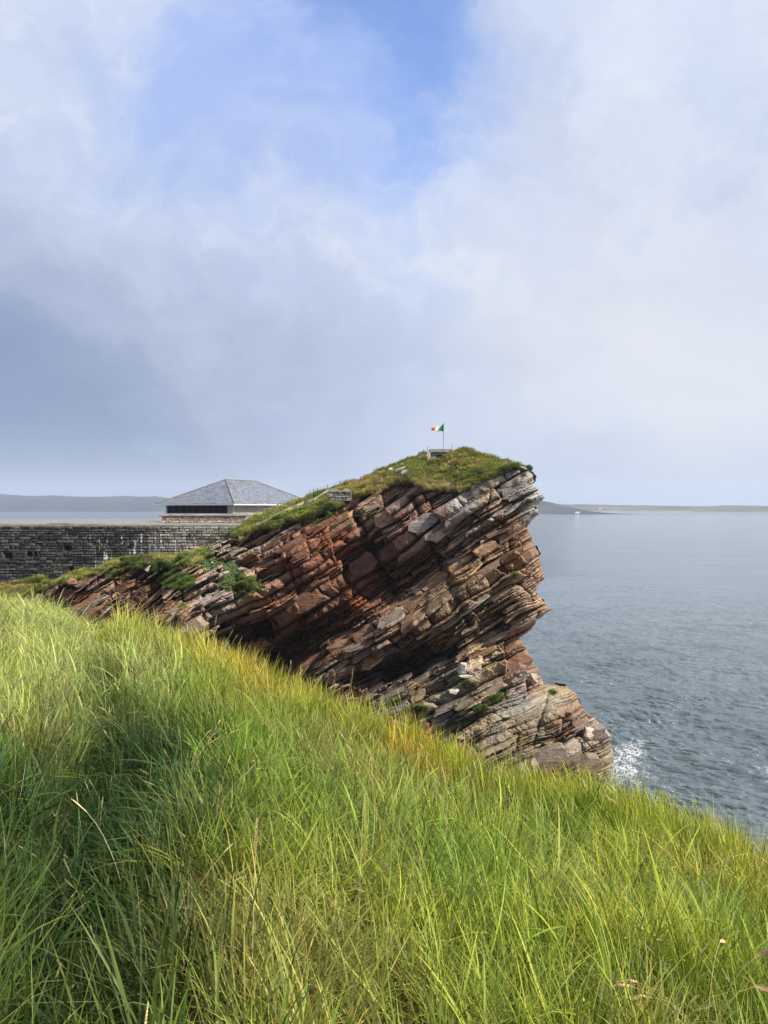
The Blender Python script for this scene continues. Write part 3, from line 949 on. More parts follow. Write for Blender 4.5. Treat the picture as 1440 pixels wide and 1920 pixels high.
# single slabs that stand proud of the face
vis = keep & (sd > 6)
lower = lin([(60, 1130), (150, 1165), (190, 1180), (330, 1195), (430, 1225), (500, 1260), (600, 1305), (700, 1350), (800, 1390), (900, 1430), (1000, 1465), (1160, 1480)], PX)
vis &= PY < lower
bid = (bi.astype(np.int64) * 100000 + (bj.astype(np.int64) + 5000))
flat = np.where(vis.ravel())[0]
uq, first, inv, cn = np.unique(bid.ravel()[flat], return_index=True, return_inverse=True, return_counts=True)
pxs, pys, ds = PX.ravel()[flat], PY.ravel()[flat], Dm.ravel()[flat]
mx_ = np.bincount(inv, pxs) / cn
my_ = np.bincount(inv, pys) / cn
md_ = np.bincount(inv, ds) / cn
order = np.argsort(-np.minimum(cn, 700) * (0.15 + hsh(np.arange(len(cn)), 77)))
nsl = 0
srand = random.Random(5)
for k in order:
    if nsl >= 140:
        break
    f0 = flat[first[k]]
    th, L = bth.ravel()[f0], bL.ravel()[f0]
    if cn[k] < 50 or th < 0.2:
        continue
    if abs(((mx_[k] - 985) * ca_ - (my_[k] - 1342) * sa_) / 125) < 1 and abs(((mx_[k] - 985) * sa_ + (my_[k] - 1342) * ca_) / 55) < 1:
        continue
    if any(abs(mx_[k] - e_[0]) < e_[2] + 12 and abs(my_[k] - e_[1]) < e_[3] + 8 for e_ in VEG[:2] + VEG[11:17] + VEG[26:29]):
        continue
    sel = inv == k
    # extent of the visible block in bedding coordinates
    uu = (pxs[sel] - mx_[k]) * ca_ - (pys[sel] - my_[k]) * sa_
    ww = (pxs[sel] - mx_[k]) * sa_ + (pys[sel] - my_[k]) * ca_
    hu = (uu.max() - uu.min()) / 2 * md_[k] / F * srand.uniform(0.72, 0.98)
    hv = min((ww.max() - ww.min()) / 2 * md_[k] / F, th * 0.62) * srand.uniform(0.7, 0.95)
    if hu < 0.2 or hv < 0.08:
        continue
    hu = min(hu, 1.9)
    ra = DIP + srand.gauss(0, 0.09)
    cb_, sb_ = math.cos(ra), math.sin(ra)
    prd = srand.uniform(0.05, 0.40) + 0.15 * th
    c0 = P1(mx_[k], my_[k], md_[k])
    n_ = 11
    front, back = [], []
    tx, tz = srand.uniform(-0.25, 0.25), srand.uniform(-0.35, 0.5)
    sk = srand.uniform(-0.5, 0.5)
    for q in range(n_):
        t_ = 2 * math.pi * (q + srand.uniform(-.28, .28)) / n_
        a2, b2 = math.cos(t_), math.sin(t_)
        w_ = 1 / max(abs(a2), abs(b2)) ** 0.95
        a2 *= w_ * srand.uniform(0.82, 1.05)
        b2 *= w_ * srand.uniform(0.78, 1.04)
        a2 += sk * b2 * hv / hu
        yy = -prd + a2 * hu * tx * 0.6 + b2 * hv * tz + srand.uniform(-.10, .10)
        front.append((a2 * hu * cb_ - b2 * hv * sb_, yy, a2 * hu * sb_ + b2 * hv * cb_))
        back.append((a2 * 1.05 * hu * cb_ - b2 * hv * 1.05 * sb_, yy + srand.uniform(1.3, 1.9), a2 * 1.05 * hu * sb_ + b2 * hv * 1.05 * cb_))
    ctr = (sum(p[0] for p in front) / n_ + srand.uniform(-.3, .3) * hu, sum(p[1] for p in front) / n_ - 0.14 * hv, sum(p[2] for p in front) / n_ + srand.uniform(-.2, .2) * hv)
    vs = front + back + [ctr]
    fs = [((q + 1) % n_, q, 2 * n_) for q in range(n_)] + [(q, (q + 1) % n_, n_ + (q + 1) % n_, n_ + q) for q in range(n_)]
    me = bpy.data.meshes.new('rock_slab')
    me.from_pydata(vs, [], fs)
    me.update()
    cc = RC.reshape(-1, 3)[f0] * srand.uniform(0.75, 1.2)
    set_col(me, np.repeat(cc[None], 2 * n_ + 1, 0))
    o = link('rock_slab', me, ROCK, headland)
    o.location = c0
    nsl += 1


# ------------------------------------------------------------------ turf on top of the rock
def loft(rows, name, mat, smooth=True):
    n = len(rows[0])
    V_ = np.concatenate(rows)
    return np_mesh(name, V_, grid_quads(len(rows), n), smooth)


EDGE = [(436, 1004), (480, 992), (520, 984), (560, 972), (600, 962), (640, 941), (665, 928), (700, 921), (740, 906), (775, 902), (805, 914), (835, 918), (865, 916), (890, 905), (915, 893), (940, 884), (950, 877), (966, 874), (974, 876)]
CREST = [(436, 996), (480, 970), (520, 953), (560, 938), (600, 923), (650, 907), (676, 899), (700, 888), (720, 878), (740, 870), (770, 859), (796, 848), (800, 862), (826, 863), (836, 857), (842, 849), (868, 838), (890, 845), (920, 857), (950, 867), (966, 872), (974, 876)]
DCR = [(436, 101), (560, 101), (660, 101), (740, 102), (800, 103), (812, 99.5), (830, 98.5), (870, 97.5), (920, 95), (1000, 91)]
cx = np.arange(436, 974, 1.5)
ee, ce, dc = lin(EDGE, cx), lin(CREST, cx), lin(DCR, cx)
ee = ee + (fbm(cx * 0.06, cx * 0, 61, 3) - 0.5) * 10
cev = ce + (fbm(cx * 0.12, cx * 0, 63, 3) - 0.5) * 3
_f = np.minimum.reduce([face(cx, ee + q_)[0] for q_ in (-4, 0, 4, 8)])
_f = np.array([_f[max(0, k - 5):k + 6].min() for k in range(len(_f))])
_f = np.convolve(np.pad(_f, 5, 'edge'), np.ones(11) / 11, 'valid')
de = np.minimum(_f, dc - 2.5) - 0.25
cap_rows = [P(cx, ee + 7, de + 1.6), P(cx, ee + 5, de + 0.1), P(cx, ee, de + 0.1)]
NR = 22
for k in range(1, NR + 1):
    f = k / NR
    hum = 4.0 * math.sin(f * math.pi) * (fbm(cx * 0.05, cx * 0 + f * 3, 65, 3) - 0.5)
    py_ = ee + (cev - ee) * (f ** 0.9) + hum
    cap_rows.append(P(cx, py_, de + (dc - de) * f))
last = cap_rows[-1]
for dy, dz in ((2, -0.4), (6, -1.8), (14, -5), (24, -12)):
    q = last.copy()
    q[:, 1] += dy
    q[:, 2] += dz
    cap_rows.append(q)
o = link('headland_turf', loft(cap_rows, 'headland_turf', TURF), TURF)
tag(o, 'rough grassy turf capping the top of the rock headland', 'turf', kind='structure')

EDGE2 = [(-60, 1125), (0, 1118), (60, 1112), (95, 1104), (130, 1094), (175, 1079), (215, 1066), (235, 1063), (270, 1062), (300, 1066), (330, 1062), (350, 1058), (375, 1048), (400, 1040), (430, 1036), (452, 1016), (470, 998)]
CREST2 = [(-60, 1108), (0, 1096), (45, 1086), (80, 1083), (110, 1086), (150, 1074), (180, 1066), (205, 1054), (230, 1043), (260, 1038), (300, 1040), (340, 1040), (365, 1032), (385, 1025), (405, 1027), (430, 1033), (450, 1010), (470, 990)]
c2 = np.arange(-60, 470, 1.5)
e2, r2 = lin(EDGE2, c2), lin(CREST2, c2)
e2 = e2 + (fbm(c2 * 0.07, c2 * 0, 71, 3) - 0.5) * 12
r2 = r2 + (fbm(c2 * 0.10, c2 * 0, 73, 3) - 0.5) * 4
d2 = np.clip(dep(np.maximum(c2, 62), e2), 70, 92) - 0.5
dr2 = np.maximum(d2 + 2.0, lin([(-60, 82), (100, 82), (230, 84), (400, 90), (470, 98)], c2))
out_rows = [P(c2, e2 + 8, d2 + 1.8), P(c2, e2 + 5, d2 + 0.1), P(c2, e2, d2)]
for k in range(1, 13):
    f = k / 12
    out_rows.append(P(c2, e2 + (r2 - e2) * f ** 0.85 + 3 * math.sin(f * math.pi) * (fbm(c2 * 0.06, c2 * 0 + f * 2, 75, 3) - 0.5), d2 + (dr2 - d2) * f))
q = out_rows[-1].copy()
q[:, 1] += 3
q[:, 2] -= 0.8
out_rows.append(q)
q = out_rows[-1].copy()
q[:, 1] = 99.0
q[:, 2] = 16.5
out_rows.append(q)
o = link('outcrop_turf', loft(out_rows, 'outcrop_turf', TURF), TURF)
tag(o, 'grassy bank on the rocks below the stone wall', 'turf', kind='structure')

# ------------------------------------------------------------------ the grass slope where the camera stands
KEY = [  # azimuth column (photo x), depth of crest, row of the grass tops at the crest
    (-700, 40, 1100), (-200, 40, 1115), (0, 38, 1124), (60, 36, 1129), (100, 33, 1139), (150, 28, 1160), (180, 23, 1184), (197, 16, 1176), (217, 14.5, 1160), (240, 14, 1160), (330, 13.5, 1184), (430, 13, 1220), (500, 12.5, 1256), (600, 12, 1304), (700, 11.3, 1350),
    (800, 10.5, 1392), (900, 10, 1436), (1000, 9.6, 1474), (1100, 9.4, 1482), (1200, 9.1, 1502), (1300, 8.6, 1538), (1440, 8.0, 1608), (1700, 7.5, 1680), (2400, 7, 1800)]
KA = np.array([math.atan((k[0] - 720) / F) for k in KEY])
KR = np.array([k[1] / math.cos(a) for k, a in zip(KEY, KA)])
KZ = np.array([-(k[2] - HY) / F * k[1] for k in KEY])
GH = 0.36


def ground(x, y):
    az = np.arctan2(x, y)
    r = np.hypot(x, y)
    a = np.clip(az, KA[0], KA[-1])
    rc, zc = np.interp(a, KA, KR), np.interp(a, KA, KZ)
    sl = (zc + 1.25) / rc
    z = -1.25 - GH + sl * r
    over = np.maximum(r - rc, 0)
    z = z - 0.75 * over - 0.05 * over ** 2
    z = z + (0.26 * (fbm(x * 0.55, y * 0.55, 81, 3) - 0.5) + 0.16 * (fbm(x * 1.7, y * 1.7, 83, 2) - 0.5)) * np.clip(r / 3, 0, 1)
    pxa = 720 + F * np.tan(np.clip(az, -1.2, 1.2))
    z = z - 0.50 * np.exp(-((pxa - 240 + (7.5 - np.minimum(r, 7.5)) * 25) / 110) ** 2 - ((r - 6.0) / 3.6) ** 2)
    z = z - 0.30 * np.exp(-((pxa - 60) / 190) ** 2 - ((r - 4.0) / 1.5) ** 2)
    back = np.clip((np.abs(az) - 1.3) / 0.6, 0, 1)
    z = z * (1 - back) + (-1.25 - GH) * back
    return np.maximum(ZC + z, -3.0)


ga = np.concatenate([np.linspace(-math.pi, -0.75, 40)[:-1], np.linspace(-0.75, 0.75, 330), np.linspace(0.75, math.pi, 40)[1:]])
gr = np.concatenate([[0.0], 0.3 * (70 / 0.3) ** np.linspace(0, 1, 200)])
A_, R_ = np.meshgrid(ga, gr)
gxx, gyy = R_ * np.sin(A_), R_ * np.cos(A_)
V_ = np.stack([gxx, gyy, ground(gxx, gyy)], -1).reshape(-1, 3)
o = link('grass_slope', np_mesh('grass_slope', V_, grid_quads(len(gr), len(ga))[:, ::-1], True), TURF)
tag(o, 'uneven turf slope that falls away to the cliff edge', 'ground', kind='structure')


# ------------------------------------------------------------------ grass: tufts and where they stand
def blade(vs, fs, cs, base, az, length, w, lean, bend, rnd, segs=5, col=(1, 1, 1), fold=0.0):
    b0 = len(vs)
    th = lean
    p = Vector(base)
    d = Vector((math.cos(az), math.sin(az), 0))
    side = Vector((-math.sin(az), math.cos(az), 0))
    st = length / segs
    for s in range(segs + 1):
        t_ = s / segs
        ww = w * (0.55 + 0.9 * t_) if t_ < 0.4 else w * 0.91 * max(0.0, 1 - ((t_ - 0.4) / 0.6) ** 1.7)
        k = 0.55 + 0.45 * min(1, t_ * 2.0)  # darker towards the root: shade inside the tuft painted into the blade
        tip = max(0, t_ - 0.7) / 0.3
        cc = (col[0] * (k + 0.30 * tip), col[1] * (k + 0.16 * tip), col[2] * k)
        off = side * (ww / 2)
        if s == segs:
            vs.append(tuple(p))
            cs.append(cc)
        else:
            vs.append(tuple(p - off))
            vs.append(tuple(p + off))
            cs += [cc, cc]
        th = lean + bend * (t_ ** 1.4)
        p = p + (d * math.sin(th) + Vector((0, 0, 1)) * math.cos(th)) * st
        side = (side + Vector((rnd.uniform(-.1, .1), rnd.uniform(-.1, .1), 0))).normalized()
    for s in range(segs):
        a = b0 + 2 * s
        if s == segs - 1:
            fs.append((a, a + 1, a + 2))
        else:
            fs.append((a, a + 1, a + 3, a + 2))


def seed_head(vs, fs, cs, p, d, length, r, rnd, col):
    """a spike of overlapping spikelets round the end of a stalk"""
    n = max(6, int(length / 0.009))
    d = d.normalized()
    a = d.orthogonal().normalized()
    c = d.cross(a)
    for k in range(n):
        f = k / n
        q = p + d * (length * f)
        for m_ in range(3):
            t_ = k * 2.1 + m_ * 2.094
            o_ = a * math.cos(t_) + c * math.sin(t_)
            rr = r * (0.45 + 0.75 * math.sin(math.pi * min(1, f * 0.9 + 0.12))) * rnd.uniform(0.8, 1.2)
            b0 = len(vs)
            e = q + o_ * rr * 0.9 + d * 0.013
            s_ = d.cross(o_) * rr * 0.5
            vs += [tuple(q), tuple(q + (e - q) * 0.5 + s_), tuple(e), tuple(q + (e - q) * 0.5 - s_)]
            sh = rnd.uniform(0.75, 1.15)
            cs += [tuple(x * sh for x in col)] * 4
            fs.append((b0, b0 + 1, b0 + 2, b0 + 3))


def stalk(vs, fs, cs, base, az, length, lean, bend, head, r, rnd, col):
    p = Vector(base)
    d = Vector((math.cos(az), math.sin(az), 0))
    segs = 7
    ring = []
    th = lean
    for s in range(segs + 1):
        b0 = len(vs)
        rr = 0.0016 * (1.15 - 0.5 * s / segs)
        for k in range(3):
            vs.append((p.x + rr * math.cos(k * 2.094), p.y + rr * math.sin(k * 2.094), p.z))
            cs.append(tuple(x * 0.85 for x in col))
        if s:
            for k in range(3):
                fs.append((b0 - 3 + k, b0 - 3 + (k + 1) % 3, b0 + (k + 1) % 3, b0 + k))
        th = lean + bend * (s / segs) ** 2
        v_ = d * math.sin(th) + Vector((0, 0, 1)) * math.cos(th)
        p = p + v_ * (length / segs)
    seed_head(vs, fs, cs, p - v_ * (length / segs), v_, head, r, rnd, col)


def tuft(seed, n, hmin, hmax, wmin, wmax, rad, lean, bend, straw=0.1, stalks=0, segs=5):
    rnd = random.Random(seed)
    vs, fs, cs = [], [], []
    wind = rnd.uniform(-0.4, 0.4)
    for k in range(n):
        a, r_ = rnd.uniform(0, 6.283), rad * math.sqrt(rnd.random())
        az = a + rnd.gauss(0, 0.7) if rnd.random() < 0.6 else wind + rnd.gauss(0, 0.7)
        if rnd.random() < straw:
            c = (rnd.uniform(1.5, 2.2), rnd.uniform(1.2, 1.6), rnd.uniform(1.2, 2.4))
        else:
            j = rnd.uniform(0.55, 1.45)
            c = (j * rnd.uniform(0.82, 1.22), j, j * rnd.uniform(0.7, 1.3))
        h = rnd.uniform(hmin, hmax)
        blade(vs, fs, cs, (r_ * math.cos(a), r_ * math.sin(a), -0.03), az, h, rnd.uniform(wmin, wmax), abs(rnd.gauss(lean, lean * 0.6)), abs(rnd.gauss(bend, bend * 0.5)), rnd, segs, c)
    for k in range(stalks):
        a = rnd.uniform(0, 6.283)
        stalk(vs, fs, cs, (rad * 0.5 * math.cos(a), rad * 0.5 * math.sin(a), -0.02), rnd.uniform(0, 6.28), hmax * rnd.uniform(1.0, 1.25), rnd.uniform(0.05, 0.25), rnd.uniform(0.1, 0.7), rnd.uniform(0.06, 0.12), 0.006, rnd, (2.2, 1.85, 1.6))
    me = bpy.data.meshes.new('tuft')
    me.from_pydata(vs, [], fs)
    me.update()
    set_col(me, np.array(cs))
    me.materials.append(GRASS)
    return me


kinds = bpy.data.collections.new('grass_kinds')
PROTO = []


def proto(me, k):
    o_ = bpy.data.objects.new('kind_%02d' % k, me)
    kinds.objects.link(o_)
    PROTO.append(o_)


kn = 0
for s in range(4):      # 0-3 fine upright grass
    proto(tuft(100 + s, 20, 0.24, 0.62, 0.0042, 0.0090, 0.13, 0.38, 0.95, 0.13), kn); kn += 1
for s in range(3):      # 4-6 broad blades
    proto(tuft(200 + s, 10, 0.30, 0.72, 0.010, 0.019, 0.12, 0.40, 1.3, 0.04, 0, 7), kn); kn += 1
for s in range(3):      # 7-9 lying, matted grass
    proto(tuft(300 + s, 26, 0.25, 0.58, 0.0042, 0.0095, 0.15, 0.95, 0.6, 0.22), kn); kn += 1
for s in range(2):      # 10-11 seed stalks with some blades
    proto(tuft(400 + s, 10, 0.25, 0.5, 0.002, 0.004, 0.08, 0.2, 0.6, 0.4, 3), kn); kn += 1
for s in range(3):      # 12-14 tall upright crest grass
    proto(tuft(500 + s, 34, 0.38, 0.70, 0.0060, 0.0115, 0.13, 0.18, 0.5, 0.08), kn); kn += 1
for s in range(3):      # 15-17 short coarse turf tussocks for the far banks
    proto(tuft(600 + s, 40, 0.18, 0.45, 0.018, 0.034, 0.22, 0.5, 0.7, 0.16, 0, 3), kn); kn += 1
for s in range(2):      # 18-19 small leafy weed
    proto(tuft(700 + s, 60, 0.10, 0.30, 0.04, 0.075, 0.30, 0.8, 0.5, 0.02, 0, 3), kn); kn += 1

GN = bpy.data.node_groups.new('scatter', 'GeometryNodeTree')
GN.interface.new_socket('Geometry', in_out='INPUT', socket_type='NodeSocketGeometry')
GN.interface.new_socket('Geometry', in_out='OUTPUT', socket_type='NodeSocketGeometry')
gi, go = GN.nodes.new('NodeGroupInput'), GN.nodes.new('NodeGroupOutput')
ci = GN.nodes.new('GeometryNodeCollectionInfo')
ci.inputs['Collection'].default_value = kinds
ci.inputs['Separate Children'].default_value = True
ci.inputs['Reset Children'].default_value = True
ip = GN.nodes.new('GeometryNodeInstanceOnPoints')
ip.inputs['Pick Instance'].default_value = True


def na(name, typ):
    n_ = GN.nodes.new('GeometryNodeInputNamedAttribute')
    n_.data_type = typ
    n_.inputs['Name'].default_value = name
    return n_.outputs[0]


er = GN.nodes.new('FunctionNodeEulerToRotation')
GN.links.new(na('rot', 'FLOAT_VECTOR'), er.inputs[0])
GN.links.new(gi.outputs[0], ip.inputs['Points'])
GN.links.new(ci.outputs[0], ip.inputs['Instance'])
GN.links.new(na('pid', 'INT'), ip.inputs['Instance Index'])
GN.links.new(er.outputs[0], ip.inputs['Rotation'])
GN.links.new(na('scl', 'FLOAT_VECTOR'), ip.inputs['Scale'])
GN.links.new(ip.outputs[0], go.inputs[0])


def scatter(name, pts, rot, scl, pid, tint, label, cat):
    n = len(pts)
    me = bpy.data.meshes.new(name)
    me.vertices.add(n)
    me.vertices.foreach_set('co', np.asarray(pts, np.float32).ravel())
    for nm, typ, val, fld in (('rot', 'FLOAT_VECTOR', rot, 'vector'), ('scl', 'FLOAT_VECTOR', scl, 'vector'), ('pid', 'INT', pid, 'value')):
        a = me.attributes.new(nm, typ, 'POINT')
        a.data.foreach_set(fld, np.asarray(val, np.int32 if typ == 'INT' else np.float32).ravel())
    a = me.attributes.new('tint', 'FLOAT_COLOR', 'POINT')
    c = np.ones((n, 4), np.float32)
    c[:, :3] = tint
    a.data.foreach_set('color', c.ravel())
    o_ = link(name, me)
    md = o_.modifiers.new('scatter', 'NODES')
    md.node_group = GN
    tag(o_, label, cat, kind='stuff')
    return o_


# foreground
NP = 60000
azs = rng.uniform(-0.56, 0.56, NP * 2)
rs = 1.0 * (44 / 1.0) ** rng.uniform(0, 1, NP * 2)
a = np.clip(azs, KA[0], KA[-1])
rcs = np.interp(a, KA, KR)
# wanted density per square metre against the log-uniform sampling
want = np.minimum(96, 128 / (1 + (rs / 6.5) ** 2) + 3)
have = NP * 2 / (1.12 * math.log(44)) / rs ** 2
ok = (rng.random(NP * 2) < want / have) & (rs < rcs + 2.2)
azs, rs, rcs = azs[ok], rs[ok], rcs[ok]
# the slope goes on to both sides of the view
ex_, ey_ = rng.uniform(-11, 9, 11000), rng.uniform(-2, 16, 11000)
ea, er = np.arctan2(ex_, ey_), np.hypot(ex_, ey_)
erc = np.interp(np.clip(ea, KA[0], KA[-1]), KA, KR)
ok = (np.abs(ea) > 0.56) & (er < erc + 2.0) & (er > 0.9)
azs, rs, rcs = np.concatenate([azs, ea[ok]]), np.concatenate([rs, er[ok]]), np.concatenate([rcs, erc[ok]])
fx, fy = rs * np.sin(azs), rs * np.cos(azs)
fz = ground(fx, fy)
n = len(fx)
fpx = 720 + F * fx / np.maximum(fy, 0.4)
fpy = HY - F * (fz + 0.3 - ZC) / np.maximum(fy, 0.4)
u1, u2, u3 = rng.random(n), rng.random(n), rng.random(n)
pn = fbm(fx * 0.6 + 3, fy * 0.6, 91, 3)
pn2 = fbm(fx * 1.5, fy * 1.5 + 8, 95, 3)


def ga_(cx_, cy_, wx, wy):
    return np.exp(-((fpx - cx_) / wx) ** 2 - ((fpy - cy_) / wy) ** 2)


crest = np.exp(-((rcs - rs) / (0.13 * rcs)) ** 2) * (fpx > 190)
lush_shade = np.clip(1.25 * ga_(100, 1760, 300, 330) + ga_(270, 1390, 110, 100) + 0.7 * ga_(40, 1520, 190, 130) + 0.9 * ga_(215, 1560, 110, 150) + 0.35 * (pn2 - 0.5), 0, 1)  # broad-leaved grass zone that also carries the painted shade of the hollow
mat_ = np.clip(ga_(380, 1420, 260, 130) + 0.8 * ga_(430, 1560, 200, 160) + 0.5 * ga_(1150, 1620, 250, 90), 0, 1)
field = (fpx < 330) & (fpy < 1360)
pid = rng.integers(0, 4, n)
pid = np.where(u1 < 0.22 + 0.45 * lush_shade, rng.integers(4, 7, n), pid)
pid = np.where(u2 < 0.22 + 0.55 * mat_, rng.integers(7, 10, n), pid)
pid = np.where((crest > 0.35) & (u2 < 0.75), rng.integers(12, 15, n), pid)
pid = np.where(u3 < 0.034 + 0.05 * (crest > 0.3) * ((ga_(490, 1240, 130, 80) > .3) * 2.2 + (ga_(980, 1450, 130, 60) > .3)), rng.integers(10, 12, n), pid)
pid = np.where((rs < 3.2) & (pid >= 10) & (pid < 12) & (u1 > 0.3), 1, pid)
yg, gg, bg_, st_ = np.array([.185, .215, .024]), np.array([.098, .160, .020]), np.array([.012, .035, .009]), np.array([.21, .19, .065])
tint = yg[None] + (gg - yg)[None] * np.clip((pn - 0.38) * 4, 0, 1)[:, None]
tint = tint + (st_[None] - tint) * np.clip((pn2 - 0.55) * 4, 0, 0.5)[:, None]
tint = tint + (bg_[None] - tint) * (0.92 * lush_shade)[:, None]  # near-black green tint stands in for shade in the hollow
tint = tint + (np.array([.20, .245, .075])[None] - tint) * (0.75 * field * (1 - lush_shade))[:, None]
gold = np.clip(ga_(490, 1240, 120, 60) * 1.1, 0, 1) * (crest > 0.25)
tint = tint + (np.array([.42, .30, .08])[None] - tint) * (gold * (u1 < 0.5))[:, None]
ora = np.clip(ga_(830, 1400, 170, 60), 0, 1) * (crest > 0.2)
tint = tint + (np.array([.42, .20, .035])[None] - tint) * (ora * (u1 < 0.36))[:, None]
tint = tint + (np.array([.29, .295, .036])[None] - tint) * (0.6 * crest)[:, None]
tint = np.where(((pid == 10) | (pid == 11))[:, None], np.array([.18, .19, .115])[None], tint)
tint = np.where(((pid >= 4) & (pid < 7))[:, None], tint * 1.2, tint)
tint = tint * rng.uniform(0.62, 1.38, (n, 1)) * 1.30
yaw = rng.uniform(0, 6.283, n)
tl = rng.normal(0, 0.14, n) + 0.0
tl2 = rng.normal(-0.06, 0.12, n)
fa_ = 0.75 * (fbm(fx * 0.8 + 20, fy * 0.8, 111, 3) - 0.5) * 2
fb_ = 0.75 * (fbm(fx * 0.8, fy * 0.8 + 40, 113, 3) - 0.5) * 2
calm = 1 - 0.6 * crest
tl = tl + fa_ * calm
tl2 = tl2 + fb_ * calm
rot = np.stack([tl, tl2, yaw], 1)
sc_ = rng.uniform(0.75, 1.2, n) * (1 + np.clip(rs - 12, 0, 30) * 0.012)
sc_ = sc_ * np.where(rs < 2.0, 0.8, 1.0)
hgt = rng.uniform(0.85, 1.15, n) * (1 - 0.25 * mat_)
wd = (1 + np.clip(rs - 10, 0, 40) * 0.04) * np.where((pid >= 4) & (pid < 7), np.interp(rs, [1.5, 5.5], [0.55, 1.0]), np.interp(rs, [1.5, 4.0], [0.8, 1.0]))
scl = np.stack([sc_ * wd, sc_ * wd, sc_ * hgt], 1)
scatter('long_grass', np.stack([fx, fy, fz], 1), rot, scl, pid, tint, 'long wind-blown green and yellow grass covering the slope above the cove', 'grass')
print('foreground tufts', n)


def rows_points(rows, count, kmin, kmax):
    """points spread over a lofted sheet"""
    arr = np.stack(rows)
    R0, C0 = arr.shape[:2]
    a_ = rng.uniform(kmin, min(kmax, R0 - 1.001), count)
    b_ = rng.uniform(0, C0 - 1.001, count)
    i_, j_ = a_.astype(int), b_.astype(int)
    fa, fb = (a_ - i_)[:, None], (b_ - j_)[:, None]
    return (arr[i_, j_] * (1 - fa) + arr[i_ + 1, j_] * fa) * (1 - fb) + (arr[i_, j_ + 1] * (1 - fa) + arr[i_ + 1, j_ + 1] * fa) * fb


def bank(name, pts, label, smin, smax, tintf=None, kinds_=(15, 18)):
    n_ = len(pts)
    pn_ = fbm(pts[:, 0] * 0.35, pts[:, 1] * 0.35 + pts[:, 2] * 0.3, 101, 4)
    g1, g2, g3 = np.array([.145, .168, .040]), np.array([.235, .212, .080]), np.array([.075, .105, .028])
    ti = g1[None] + (g2 - g1)[None] * np.clip((pn_ - 0.49) * 5, 0, 1)[:, None]
    ti = ti + (g3[None] - ti) * np.clip((0.46 - pn_) * 6, 0, 1)[:, None]
    ti = ti * rng.uniform(0.7, 1.3, (n_, 1)) * 1.35
    if tintf is not None:
        ti = tintf(pts, ti)
    s_ = rng.uniform(smin, smax, n_) * (0.55 + 1.1 * np.clip((fbm(pts[:, 0] * 0.9, pts[:, 1] * 0.9 + pts[:, 2], 131, 3) - 0.3) * 2.2, 0, 1))
    scatter(name, pts, np.stack([rng.normal(0, .2, n_), rng.normal(0, .2, n_), rng.uniform(0, 6.28, n_)], 1), np.stack([s_, s_, s_ * rng.uniform(.8, 1.2, n_)], 1), rng.integers(kinds_[0], kinds_[1], n_), ti, label, 'grass')


def gold_path(pts, ti):
    ppx = 720 + F * pts[:, 0] / pts[:, 1]
    ppy = HY - F * (pts[:, 2] - ZC) / pts[:, 1]
    w_ = np.exp(-((ppx - 690) / 75) ** 2 - ((ppy - 905) / 13) ** 2) * 0.8
    return ti + (np.array([.31, .25, .11])[None] - ti) * w_[:, None]


bank('headland_grass', rows_points(cap_rows, 9000, 0.6, 24), 'wind-combed olive grass on the crown of the rock headland', 0.7, 1.25, gold_path)
pts2 = rows_points(out_rows, 6400, 0.4, 13)
pts2 = pts2[fbm(pts2[:, 0] * 0.55, pts2[:, 1] * 0.55 + pts2[:, 2], 141, 3) > 0.42]
bank('bank_grass', pts2, 'green tussocks on the rocky bank below the stone wall', 0.6, 1.15)


# green patches that grow on ledges of the cliff face
def ledge_points(ells, dens):
    out = []
    for cx_, cy_, wx, wy in ells:
        k = int(wx * wy * dens) + 3
        a_, r_ = rng.uniform(0, 6.283, k), np.sqrt(rng.random(k))
        q_ = np.stack([cx_ + wx * r_ * np.cos(a_), cy_ + wy * r_ * np.sin(a_)], 1)
        out.append(q_)
    q_ = np.concatenate(out)
    d_ = face(q_[:, 0], q_[:, 1])[0]
    return P(q_[:, 0], q_[:, 1], d_ - 0.25)


bank('ledge_grass', ledge_points(VEG[:2] + VEG[3:], 1.0),
     'small tufts of green grass rooted on ledges of the cliff', 0.35, 0.8, lambda p_, ti: ti * np.array([0.50, 0.72, 0.50]))


